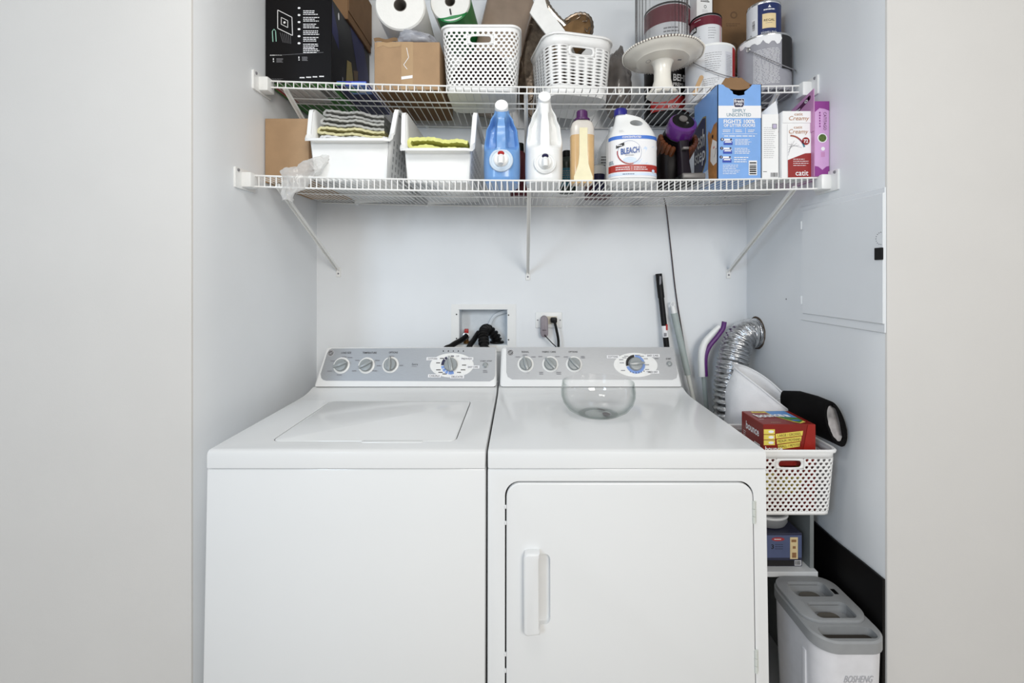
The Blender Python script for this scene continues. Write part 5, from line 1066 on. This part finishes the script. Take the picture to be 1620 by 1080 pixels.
pr.poly([(0.136, 0.07), (0.14, 0.11), (0.153, 0.136), (0.183, 0.12), (0.183, 0.055), (0.158, 0.05)], CATW, 5); pr.ell(0.153, 0.145, 0.006, 0.006, INKK, 6, 12); pr.line([(0.165, 0.075), (0.173, 0.085), (0.176, 0.1), (0.182, 0.098)], 0.0016, INKK, 6); pr.ell(0.163, 0.107, 0.006, 0.004, mat('ink_pink', (214, 150, 140), 0.6), 6, 10)
pr.build('printed_side', t)
# white carton
w3, d3, h3 = 0.053, 0.20, 0.205; x = 0.7865
t = carton('white_carton', 'plain white carton with fine print between the blue and treat boxes', 'box', w3, d3, h3, PAPER, (x, 1.388 + d3 / 2, lo(x)))
pr = Print(box_face('front', w3, d3, h3)); pr.bars(0.006, 0.065, 0.046, 0.165, 16, INKG, fill=0.16); pr.barcode(0.026, 0.006, 0.051, 0.022, 1); pr.rect(0.032, 0.158, 0.047, 0.174, INKG, 1); pr.rect(0.034, 0.16, 0.045, 0.172, mat('ink_lilac', (186, 176, 204), 0.6), 2); pr.bars(0.004, 0.022, 0.02, 0.026, 1, INKK); pr.build('printed_front', t)
q = B(); q.add([(-w3 / 2, -d3 / 2 + 0.05, h3), (w3 / 2, -d3 / 2 + 0.002, h3), (w3 / 2 - 0.004, -d3 / 2 + 0.008, h3 + 0.045), (w3 / 2 - 0.008, -d3 / 2 + 0.03, h3 + 0.04)], [(0, 1, 2, 3)], PAPER); q.add([(w3 / 2, -d3 / 2, h3 - 0.02), (w3 / 2, -d3 / 2 + 0.02, h3 - 0.02), (w3 / 2 - 0.002, -d3 / 2 + 0.012, h3 + 0.052), (w3 / 2 - 0.003, -d3 / 2 + 0.004, h3 + 0.05)], [(0, 1, 2, 3)], PAPER); q.build('lifted_flap', t, 0)
# treat carton
w4, d4, h4 = 0.093, 0.07, 0.207; x = 0.8635
t = carton('treat_carton', 'white and dark red cat treat carton with slanted print', 'box', w4, d4, h4, PAPER, (x, 1.378 + d4 / 2, lo(x)))
q = B(); q.box((-w4 / 2 + 0.001, -d4 / 2 - 0.0025, h4 - 0.036), (w4 / 2 + 0.001, d4 / 2, h4 + 0.001), PAPER, 0.001, 1); q.build('lid_flap', t)
CR = mat('carton_dark_red_front', (146, 30, 28), 0.45); COP = mat('ink_copper', (176, 122, 78), 0.5)
pr = Print(plane((-w4 / 2, -d4 / 2 - 0.0025, 0), (1, 0, 0), (0, 0, 1))); pr.text('catit', 0.05, h4 - 0.009, 0.026, 0.008, COP, 2); pr.text('Creamy', 0.051, h4 - 0.0235, 0.062, 0.017, COP, 2, shear=0.2); pr.build('lid_lettering', t)
pr = Print(box_face('front', w4, d4, h4)); pr.rect(0.016, 0.001, 0.0172, h4 - 0.04, mat('carton_edge_line', (206, 206, 210), 0.6), 1)
pr.text('catit', 0.05, h4 - 0.049, 0.026, 0.008, COP, 2); pr.text('Creamy', 0.051, h4 - 0.064, 0.06, 0.018, COP, 2, shear=0.2)
pr.poly([(0.0185, 0.001), (0.0925, 0.001), (0.0925, 0.078), (0.072, 0.077), (0.018, 0.056)], CR, 1); pr.text('catit', 0.062, 0.0155, 0.04, 0.016, INKW, 2, bold=0.01)
pr.bars(0.035, 0.036, 0.085, 0.062, 4, INKW, 2, fill=0.25); pr.ell(0.074, 0.115, 0.012, 0.012, CR, 2, 24); pr.text('72', 0.074, 0.115, 0.014, 0.011, INKW, 3, bold=0.03)
arc = [(0.026 + 0.046 * math.sin(s_), 0.08 + 0.052 * math.cos(s_)) for s_ in [0.0 + 1.25 * k / 10 for k in range(11)]]
pr.line(arc[:6], 0.005, mat('ink_rust', (160, 84, 66), 0.5), 2); pr.line(arc[5:9], 0.005, mat('ink_plum', (150, 60, 84), 0.5), 2); pr.line(arc[8:], 0.005, TLI, 2)
for k in range(5): pr.line([(0.019, 0.07 + 0.009 * k), (0.03 + 0.008 * k, 0.088 + 0.007 * (4 - abs(k - 1)))], 0.0007, INKG, 2)
pr.build('printed_front', t)
pr = Print(box_face('left', w4, d4, h4)); pr.ell(0.05, 0.15, 0.004, 0.005, CR, 1, 10); pr.build('printed_side', t)
# purple carton
PK = mat('carton_pink_mauve', (196, 140, 186), 0.45); PKL = mat('carton_lilac', (206, 160, 208), 0.45); PKD = mat('carton_magenta', (138, 52, 136), 0.45); PKDD = mat('carton_deep_purple', (84, 24, 70), 0.45)
w5, d5, h5 = 0.046, 0.21, 0.232; x = 0.9305
t = carton('toy_carton', 'mauve and purple cat toy carton beside the right wall', 'box', w5, d5, h5, PK, (x, 1.362 + d5 / 2, lo(x)))
q = B(); q.prism([(-d5 / 2, 0.14), (-d5 / 2, h5 + 0.038), (-d5 / 2 + 0.012, h5 + 0.036), (d5 / 2, h5 - 0.01), (d5 / 2, 0.14)], 'x', -w5 / 2 - 0.0022, -w5 / 2 - 0.0002, PK); q.build('raised_side_panel', t, 0)
pr = Print(box_face('front', w5, d5, h5)); pr.rect(0.001, 0.001, w5 - 0.001, h5 - 0.001, PKL, 1); 
pr.poly([(0.001, 0.001), (w5 - 0.001, 0.001), (w5 - 0.001, 0.032), (0.036, 0.03), (0.024, 0.02), (0.012, 0.03), (0.001, 0.032)], PKD, 2)
pr.poly([(0.001, h5 - 0.001), (w5 - 0.001, h5 - 0.001), (w5 - 0.001, h5 - 0.03), (0.03, h5 - 0.024), (0.015, h5 - 0.022), (0.001, h5 - 0.034)], PKD, 2)
pr.text('CATITAGO', 0.032, 0.17, 0.055, 0.009, PKDD, 2, rot=-PI / 2); pr.bars(0.014, 0.15, 0.019, 0.2, 6, PKD, 2, fill=0.6); pr.ell(0.024, 0.118, 0.015, 0.0145, INKW, 2, 20); pr.ell(0.024, 0.118, 0.012, 0.012, mat('catnip_green', (82, 104, 44), 0.7, var=0.4, scale=200), 3, 14); pr.ell(0.026, 0.085, 0.006, 0.006, INKW, 2, 14); pr.rect(0.02, 0.06, 0.032, 0.075, PK, 2); pr.build('printed_front', t)
pr = Print(plane((-w5 / 2 - 0.0022, d5 / 2, 0), (0, -1, 0), (0, 0, 1)))
pr.line([(0.10, h5 - 0.012), (0.19, h5 + 0.018)], 0.014, PKDD, 1); pr.ell(0.10, h5 - 0.012, 0.007, 0.007, PKDD, 1, 16); pr.ell(0.19, h5 + 0.018, 0.007, 0.007, PKDD, 1, 16); pr.ell(0.175, h5 + 0.012, 0.008, 0.005, INKW, 2, 14, 0.5); pr.bars(0.11, h5 - 0.004, 0.155, h5 + 0.004, 1, INKW, 2); pr.ell(0.16, h5 - 0.035, 0.014, 0.008, BLACK, 1, 14); pr.build('printed_side', t)
# ------------------------------------------------------------------ poles and duct behind the dryer
def pole_pts(a, b, zend=0.0):
    d = (b - a).normalized(); return a, a + d * ((zend - a.z) / d.z)
a, e = pole_pts(P(1042, 433, 1.838), P(1055, 552, 1.812)); L = (e - a).length; d = (e - a) / L
t = thing('broom_handle', 'black broom handle leaning on the back wall', 'broom', e)
def seg(name, s0, s1, r0, r1, m, par, base, A, dd, n=12): q = B(); q.tube([A + dd * s0 - base, A + dd * s1 - base], [r0, r1], m, n); return q.build(name, par)
g = seg('grip', 0, 0.10, 0.0135, 0.0135, BLACK, t, e, a, d); seg('pole', 0.10, L, 0.0115, 0.0115, BLACK, t, e, a, d); seg('sticker_band', 0.215, 0.262, 0.0119, 0.0119, INKW, t, e, a, d)
q = B(); q.box(a + d * 0.22 - e + Vector((0.002, -0.0135, -0.012)), a + d * 0.22 - e + Vector((0.009, -0.0085, 0.012)), REDP); q.box(a + d * 0.245 - e + Vector((-0.008, -0.0135, -0.012)), a + d * 0.245 - e + Vector((0.002, -0.0095, 0.002)), INKG); q.build('sticker_print', t)
q = B(); q.box((-0.004, -0.0145, -0.018), (0.004, -0.012, 0.018), INKG, 0.001, 1, Matrix.Translation(a + d * 0.028 - e)); q.build('hang_hole', g)
BROOMY = mat('broom_bristles', (196, 168, 60), 0.8, var=0.3, scale=80)
q = B(); q.prism([(-0.1, 0.0), (0.1, 0.0), (0.07, 0.1), (-0.07, 0.1)], 'y', -0.014, 0.014, BROOMY, 0.003, 1); q.build('bristle_head', t)
POLG = mat('pole_grey', (166, 176, 174), 0.45); POLW = mat('pole_white_metal', (214, 216, 212), 0.3)
a, e = pole_pts(P(1064, 484, 1.83), P(1086, 582, 1.81)); L = (e - a).length; d = (e - a) / L
t = thing('mop_pole', 'grey and white mop pole leaning on the back wall', 'mop', e)
seg('end_cap', 0, 0.03, 0.0095, 0.011, WPLAS, t, e, a, d); seg('grey_grip', 0.03, 0.285, 0.0145, 0.0125, POLG, t, e, a, d); seg('pole', 0.285, L, 0.0085, 0.0085, POLW, t, e, a, d)
q = B(); q.tube([Vector((0.008 * math.cos(s_), 0, 0.008 + 0.010 * math.sin(s_))) + a - e for s_ in [2 * PI * k / 14 for k in range(15)]], 0.003, WPLAS, 6); q.build('hang_loop', t)
q = B(); q.box((-0.12, -0.03, 0.0), (0.12, 0.03, 0.03), POLG, 0.008, 2); q.build('mop_head', t)
# duster with white and purple handle
PURH = mat('handle_purple', (88, 34, 108), 0.35)
e = Vector((XX(1118, 1.8) + 0.01, 1.80, 0.0)); t = thing('scrub_wand', 'white and purple curved cleaning wand beside the silver duct', 'wand', e)
pth = smooth([P(1111, 595, 1.79), P(1110, 562, 1.79), P(1115, 542, 1.79), P(1128, 526, 1.79), P(1138, 516, 1.79)], 6)
q = B(); q.tube([p - e for p in pth], [0.0145] * 8 + [0.0145 - 0.0004 * k for k in range(17)], WPLAS, 14); q.build('white_grip', t)
q = B(); q.tube([p - e + Vector((0.006, -0.006, -0.006)) for p in smooth([P(1113, 592, 1.79), P(1112.5, 564, 1.79), P(1118.5, 546, 1.79), P(1131, 530, 1.79), P(1140, 517, 1.79), P(1142.5, 506, 1.79)], 6)], [0.009] * 22 + [0.0095] * 9, PURH, 12); q.build('purple_grip', t)
q = B(); q.tube([P(1113, 594, 1.79) - e, P(1119, 660, 1.79) - e, Vector((0.02, 0.0, 0.02))], 0.0085, POLG, 12); q.build('pole', t)
q = B(); q.box((-0.05, -0.04, 0.0), (0.09, 0.04, 0.03), PURH, 0.01, 2); q.build('wand_head', t)
# silver dryer duct
path = smooth([Vector((0.952, 1.782, 1.112)), Vector((0.915, 1.776, 1.110)), Vector((0.872, 1.762, 1.082)), Vector((0.845, 1.748, 1.02)), Vector((0.826, 1.735, 0.94)), Vector((0.815, 1.725, 0.85)), Vector((0.81, 1.72, 0.70)), Vector((0.80, 1.72, 0.5)), Vector((0.77, 1.735, 0.3)), Vector((0.70, 1.76, 0.16)), Vector((0.60, 1.79, 0.12))], 26)
rs = [0.0545 + 0.0042 * math.cos(k * 2 * PI / 5.2) + 0.0012 * noise.noise(Vector((k * 0.7, 0, 0))) for k in range(len(path))]
q = B(); vs, fs = q.tube(path, rs, FOIL, 40, caps=False)
for v in q.bm.verts: v.co += sheet_noise(v.co, 0.0024, 3.0, 75)
t = thing('dryer_duct', 'crinkled silver foil dryer duct bending into the right wall', 'duct', (0.815, 1.72, 0.0)); o = Vector((0.815, 1.72, 0))
for v in q.bm.verts: v.co -= o
q.build('foil_hose', t, 70)
q = B(); q.lathe([(0.056, 0.0), (0.0575, 0.002), (0.0575, 0.012), (0.056, 0.014)], CHROME, 40, Matrix.Translation(Vector((0.922, 1.777, 1.11)) - o) @ Matrix.Rotation(PI / 2, 4, 'Y')); q.build('clamp_band', t)
q = B(); n = 30; c = Vector((XR - 0.0012, 1.784, 1.113)) - o
ring = lambda rr, dx: [c + Vector((dx, rr(k) * math.cos(2 * PI * k / n), rr(k) * math.sin(2 * PI * k / n))) for k in range(n)]
q.loft([ring(lambda k: 0.066 + 0.004 * noise.noise(Vector((k * 0.9, 1, 0))), 0.001), ring(lambda k: 0.064 + 0.004 * noise.noise(Vector((k * 0.9, 1, 0))), -0.001), ring(lambda k: 0.052, -0.001)], mat('torn_drywall', (92, 78, 66), 0.95, var=0.4, scale=60), caps=False); q.build('torn_hole_edge', t)

# ------------------------------------------------------------------ narrow shelf unit right of the dryer
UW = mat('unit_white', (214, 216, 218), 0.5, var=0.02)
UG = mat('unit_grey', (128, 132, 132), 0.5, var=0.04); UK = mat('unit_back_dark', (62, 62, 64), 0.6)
ux0, ux1, uy0, uy1 = 0.628, 0.903, 1.345, 1.63
t = thing('shelf_unit', 'narrow white shelf unit between the dryer and right wall', 'shelf unit', ((ux0 + ux1) / 2, (uy0 + uy1) / 2, 0)); o = Vector(((ux0 + ux1) / 2, (uy0 + uy1) / 2, 0)); T0 = Matrix.Translation(-o)
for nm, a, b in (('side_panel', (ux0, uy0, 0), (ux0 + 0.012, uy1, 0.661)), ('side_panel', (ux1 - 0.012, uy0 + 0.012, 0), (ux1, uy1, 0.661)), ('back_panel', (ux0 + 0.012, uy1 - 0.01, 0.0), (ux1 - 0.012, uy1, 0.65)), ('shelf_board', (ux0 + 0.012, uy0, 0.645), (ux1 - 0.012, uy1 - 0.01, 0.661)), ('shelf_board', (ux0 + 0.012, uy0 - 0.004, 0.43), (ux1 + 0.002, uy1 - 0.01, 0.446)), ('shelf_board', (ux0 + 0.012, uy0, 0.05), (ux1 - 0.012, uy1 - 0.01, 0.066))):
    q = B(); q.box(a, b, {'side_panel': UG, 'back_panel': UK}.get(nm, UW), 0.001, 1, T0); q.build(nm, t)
w6, d6, h6 = 0.16, 0.10, 0.103
t = carton('package_box', 'navy retail package with red badge inside the shelf unit', 'box', w6, d6, h6, mat('package_dark', (52, 54, 74), 0.35, coat=0.3), (0.792, 1.365 + d6 / 2, 0.446))
pr = Print(box_face('front', w6, d6, h6)); PB = mat('package_blue', (88, 98, 132), 0.4); pr.rect(0.002, 0.028, w6 - 0.002, h6 - 0.006, PB, 1); pr.rect(0.002, 0.003, w6 - 0.026, 0.02, INKK, 2); pr.ell(0.085, h6 - 0.018, 0.02, 0.006, mat('badge_red', (170, 60, 66), 0.4), 2, 20); pr.bars(0.073, h6 - 0.021, 0.097, h6 - 0.015, 1, INKW, 3); pr.text('3', 0.068, 0.062, 0.008, 0.014, INKK, 2, bold=0.02); pr.bars(0.076, 0.052, 0.108, 0.072, 3, INKK, 2, fill=0.2)
pr.rect(0.122, 0.024, 0.146, h6 - 0.012, CREAM, 2); pr.rect(0.128, 0.028, 0.141, 0.044, mat('ink_tan', (150, 110, 74), 0.6), 3); pr.rect(0.13, 0.056, 0.139, 0.064, mat('ink_tan', (150, 110, 74), 0.6), 3); pr.rect(0.126, 0.076, 0.141, 0.084, mat('ink_tan', (150, 110, 74), 0.6), 3); pr.barcode(w6 - 0.024, 0.004, w6 - 0.004, 0.02, 2); pr.build('printed_front', t)
q = B(); q.lathe([(0, 0), (0.04, 0), (0.046, 0.012), (0.044, 0.03), (0.04, 0.036), (0, 0.038)], mat('tub_grey', (122, 124, 128), 0.4), 32, Matrix.Diagonal((1.2, 0.9, 1, 1))); q.lathe([(0.046, 0.026), (0.048, 0.029), (0.046, 0.034)], UW, 32, Matrix.Diagonal((1.2, 0.9, 1, 1)))
tag(q.build('small_tub'), 'small grey lidded tub on the navy package', 'tub', loc=(0.80, 1.42, 0.4495 + h6))
# basket on the unit
t = thing('storage_basket', 'white plastic basket with hexagon holes beside the dryer', 'basket', (0.7655, 1.358, 0.662))
perforated('basket_wall', t, 0.272, 0.215, 0.250, 0.195, 0.187, 57, 0.0105, 0.05, 0.875, HEX, BASK, (2, 0.71, 0.85), 0.026)
BRED = mat('carton_brick_red', (128, 24, 14), 0.4, coat=0.1); BYEL = mat('label_yellow', (226, 208, 92), 0.5)
w7, d7, h7 = 0.150, 0.125, 0.12
def bounce_box(label, loc, top=True):
    t = carton('dryer_sheet_box', label, 'box', w7, d7, h7, BRED, loc)
    pr = Print(box_face('front', w7, d7, h7)); 
    for k in range(3): v_ = 0.092 - 0.0158 * k; pr.rect(0.001, v_, 0.033, v_ + 0.0138, BYEL, 1); pr.ell(0.022, v_ + 0.007, 0.008, 0.004, INKW, 2, 10)
    for k, s_ in enumerate(('LARGE / GROSSES', 'MEDIUM / MOYENNES', 'SMALL / PETITES')):
        v_ = 0.079 - 0.0158 * k; pr.poly([(0.036 + 0.003 * k, v_), (0.112 - 0.004 * k, v_ + 0.009), (0.114 - 0.004 * k, v_ + 0.0225), (0.035 + 0.003 * k, v_ + 0.0135)], BYEL, 1); pr.text(s_, 0.074, v_ + 0.0113, 0.066, 0.0075, mat('ink_brown', (84, 50, 20), 0.5), 2, rot=0.1)
    pr.text('bounce', 0.03, 0.05, 0.05, 0.014, INKW, 2, bold=0.02); pr.poly([(0.105, 0.0), (0.149, 0.0), (0.149, h7), (0.128, h7)], mat('carton_bright_red', (150, 30, 18), 0.4), 3); pr.build('printed_front', t)
    pr = Print(box_face('left', w7, d7, h7)); pr.text('bounce', 0.066, 0.088, 0.074, 0.024, INKW, 2, bold=0.02); pr.barcode(0.076, 0.012, 0.108, 0.055, 1); pr.bars(0.012, 0.05, 0.028, 0.068, 3, INKW, 1, fill=0.3); pr.build('printed_side', t)
    pr = Print(box_face('top', w7, d7, h7)); SB = mat('print_sky', (92, 146, 208), 0.45); GG = mat('print_grass', (62, 124, 54), 0.5)
    pr.poly([(0.067, 0.12), (0.075, 0.124), (0.134, 0.124), (0.134, 0.02), (0.112, 0.008), (0.1, 0.02), (0.083, 0.05), (0.072, 0.075), (0.066, 0.1)], BYEL, 1); pr.poly([(0.069, 0.12), (0.133, 0.123), (0.133, 0.03), (0.088, 0.05), (0.075, 0.075), (0.069, 0.1)], SB, 2); pr.poly([(0.077, 0.068), (0.1, 0.062), (0.133, 0.056), (0.133, 0.03), (0.112, 0.012), (0.09, 0.043)], GG, 3)
    for u_ in (0.088, 0.106): pr.poly([(u_, 0.065), (u_ + 0.012, 0.062), (u_ + 0.012, 0.082), (u_, 0.086)], INKW, 4)
    pr.rect(0.102, 0.026, 0.124, 0.036, MB_, 4); pr.rect(0.024, 0.105, 0.066, 0.118, BYEL, 1); pr.bars(0.03, 0.109, 0.06, 0.114, 1, INKB, 2); pr.text('bounce', 0.058, 0.076, 0.086, 0.032, INKW, 5, bold=0.03, rot=0.12); pr.bars(0.012, 0.042, 0.03, 0.047, 1, INKW, 2); pr.bars(0.03, 0.012, 0.07, 0.016, 1, CREAM, 2); pr.build('printed_top', t); return t
bounce_box('red dryer sheet box on top in the basket beside the dryer', (0.776, 1.335, 0.796))
bounce_box('red dryer sheet box underneath, seen through the basket holes', (0.776, 1.335, 0.668))
# black folded bag with foil lining
BLKF = mat('black_fabric', (7, 6, 7), 0.8, var=0.2, scale=80, spec=0.15)
t = thing('cooler_bag', 'folded black bag with shiny lining wedged at the right wall', 'bag', (0.908, 1.27, 0.852)); 
def loopring(rx, rz_, y, cx=0, cz=0, n=36, tl=0.22):
    out = []
    for k in range(n):
        a_ = 2 * PI * k / n; x_ = rx * math.cos(a_); z_ = rz_ * math.sin(a_); out.append(Vector((cx + x_ * math.cos(tl) - -z_ * math.sin(-tl), y, cz + x_ * math.sin(-tl) + z_ * math.cos(tl))))
    return out
q = B(); R0 = [loopring(0.030, 0.067, 0.0, 0, 0.066), loopring(0.031, 0.068, 0.05, -0.002, 0.066), loopring(0.03, 0.066, 0.13, -0.006, 0.062), loopring(0.026, 0.056, 0.21, -0.008, 0.052)]
R1 = [[Vector((p.x * 0.72 + c_[0] * 0.28, p.y + 0.003, p.z * 0.8 + c_[1] * 0.2)) for p in r_] for r_, c_ in zip(R0, ((0, 0.066), (-0.002, 0.066), (-0.006, 0.062), (-0.008, 0.052)))]
q.loft(R0 + R1[::-1][1:], BLKF, caps=False); q.loft([R1[0], R0[0]], BLKF, caps=False); q.build('fabric_shell', t, 50)
q = B(); LINE = mat('bag_lining', (196, 190, 188), 0.25, metal=0.6, var=0.5, scale=16, bump=0.8, bscale=40)
q.loft([[Vector((p.x * 0.68, p.y + 0.004, (p.z - 0.066) * 0.78 + 0.066)) + sheet_noise(p, 0.004, 2.0, 60) for p in R0[0]], [Vector((p.x * 0.5, p.y + 0.016, (p.z - 0.066) * 0.6 + 0.066)) + sheet_noise(p, 0.006, 5.0, 60) for p in R0[0]], [Vector((p.x * 0.1, p.y + 0.03, (p.z - 0.066) * 0.4 + 0.066)) for p in R0[0]]], LINE); q.build('foil_lining', t, 70)
q = B(); q.tube(smooth([(-0.012, -0.002, 0.12), (0.0, -0.004, 0.11), (0.012, -0.004, 0.07), (0.02, -0.002, 0.03)], 5), 0.004, BLKF, 8); q.build('strap', t)
# white laundry bag
MESHB = mat('mesh_bag_white', (226, 227, 230), 0.85, var=0.03, scale=20, bump=0.4, bscale=300, alpha=0.97)
t = thing('laundry_bag', 'white mesh laundry bag standing open behind the red box', 'bag', (0.79, 1.535, 0.662)); o = Vector((0.79, 1.535, 0.662))
rim = []
for k in range(48):
    a_ = 2 * PI * k / 48; p = P(1196, 600, 1.50) * 0.5 + P(1225, 625, 1.50) * 0.5; rim.append(Vector((0.845 + 0.088 * math.cos(a_ + 0.2), 1.53 + 0.085 * math.sin(a_), 0.962 - 0.050 * math.cos(a_ + 0.1) + 0.042 * math.sin(a_) + 0.008 * math.sin(a_ * 2))) - o)
rings = []
for j in range(17):
    f = j / 16; r_ = []
    for k in range(48):
        a_ = 2 * PI * k / 48; b0 = Vector((0.0 + 0.082 * math.cos(a_), -0.005 + 0.07 * math.sin(a_), 0.003)); p = b0.lerp(rim[k], f)
        bul = math.sin(PI * min(1, f * 1.0)) * 0.016; p += Vector((math.cos(a_), math.sin(a_) * 0.4, 0)) * bul
        if 0 < j < 16: p += sheet_noise(p, 0.012, 6.0, 14) + sheet_noise(p, 0.004, 2.0, 45)
        if f > 0.02 and p.x + o.x > 0.944: p.x = 0.944 - o.x
        if p.z < 0.003: p.z = 0.003
        r_.append(p)
    rings.append(r_)
q = B(); q.loft(rings, MESHB, caps=False); q.add(rings[0], [tuple(range(48))], MESHB); q.build('bag_shell', t, 70).modifiers.new('cloth', 'SOLIDIFY').thickness = 0.0015
q = B(); q.tube(rings[-1] + [rings[-1][0]], 0.0032, MESHB, 6); q.build('drawstring_hem', t)
q = B(); q.tube(smooth([rings[-1][2], rings[-1][2] + Vector((0.01, -0.01, 0.008)), rings[-1][3] + Vector((0.004, -0.02, -0.02)), rings[-1][4] + Vector((-0.02, -0.03, -0.04))], 4), 0.0018, WPLAS, 6); q.build('drawstring', t)

# ------------------------------------------------------------------ pet food bin and black panel
BINW = mat('bin_white', (226, 226, 230), 0.35, coat=0.2); BING = mat('bin_grey', (150, 152, 154), 0.4)
bx0, bx1, by0, by1, bz = 0.748, 0.932, 1.102, 1.338, 0.43
o = Vector(((bx0 + bx1) / 2, (by0 + by1) / 2, 0)); W8, D8 = bx1 - bx0, by1 - by0
t = thing('pet_food_bin', 'white food storage bin with grey slotted lid beside the dryer', 'bin', o)
rr_ = lambda ins, z, r: [Vector((x, y, z)) for x, y in rrect(-W8 / 2 + ins, W8 / 2 - ins, -D8 / 2 + ins, D8 / 2 - ins, r, 8)]
q = B(); q.loft([rr_(0.02, 0.0, 0.04), rr_(0.016, 0.012, 0.045), rr_(0.006, 0.30, 0.05), rr_(0.004, bz - 0.03, 0.05)], BINW); q.build('bin_body', t, 50)
q = B(); q.box((-W8 / 2 + 0.002, -D8 / 2 + 0.06, 0.06), (-W8 / 2 + 0.008, -D8 / 2 + 0.075, bz - 0.07), BINW, 0.002); q.build('side_rib', t)
q = B(); q.loft([rr_(0.004, bz - 0.032, 0.05), rr_(0.0, bz - 0.03, 0.052), rr_(0.0, bz - 0.004, 0.052), rr_(0.004, bz, 0.05)], BING); lidp = q.build('lid', t, 50)
cut = []
def hole(x0, x1, y0, y1, r, z): c = B(); c.prism(rrect(x0, x1, y0, y1, r, 5), 'z', z, bz + 0.05, BING); return c
boolean(lidp, hole(-0.056, 0.052, 0.028, 0.088, 0.014, bz - 0.02), hole(-0.048, 0.058, -0.05, 0.008, 0.014, bz - 0.02), hole(-0.07, 0.07, -0.105, -0.068, 0.014, bz - 0.022))
q = B(); q.prism(rrect(-W8 / 2 + 0.004, W8 / 2 - 0.004, -0.06, D8 / 2 - 0.004, 0.046, 8), 'z', bz - 0.001, bz + 0.009, BING, 0.003, 2); rl = q.build('rear_lid', t)
boolean(rl, hole(-0.056, 0.052, 0.028, 0.088, 0.014, bz - 0.02), hole(-0.048, 0.058, -0.05, 0.008, 0.014, bz - 0.02))
q = B(); q.prism(rrect(-0.069, 0.069, -0.104, -0.069, 0.014, 5), 'z', bz - 0.0219, bz - 0.020, mat('lid_mouth_dark', (52, 46, 40), 0.7)); q.build('lid_mouth', t)
q = B(); q.box((0.054, 0.035, bz - 0.02), (0.07, 0.06, bz + 0.0095), BLACK, 0.003); q.build('lid_latch', t)
for y_ in (0.058, -0.021):
    q = B(); q.prism(rrect(-0.03, 0.03, y_ - 0.02, y_ + 0.02, 0.019, 6), 'z', bz - 0.0198, bz - 0.012, mat('lid_window', (84, 78, 68), 0.25, coat=0.5), 0.002, 1); q.build('lid_window', t)
pr = Print(plane((-W8 / 2, -D8 / 2 + 0.005, 0), (1, 0, 0), (0, 0, 1))); pr.text('BOSHENG', W8 / 2 + 0.008, 0.335, 0.07, 0.017, mat('ink_soft_grey', (176, 176, 180), 0.4), 3, shear=0.3); pr.build('lettering', t)
q = B(); q.prism([(1.153, 0.0), (1.56, 0.0), (1.56, 0.53), (1.52, 0.55), (1.44, 0.552), (1.32, 0.548), (1.22, 0.552), (1.153, 0.553)], 'x', -0.005, 0.003, BLACK, 0.002, 2)
tag(q.build('black_panel'), 'flat black panel standing against the right wall behind the bin', 'panel', loc=(XR - 0.0045, 0, 0))
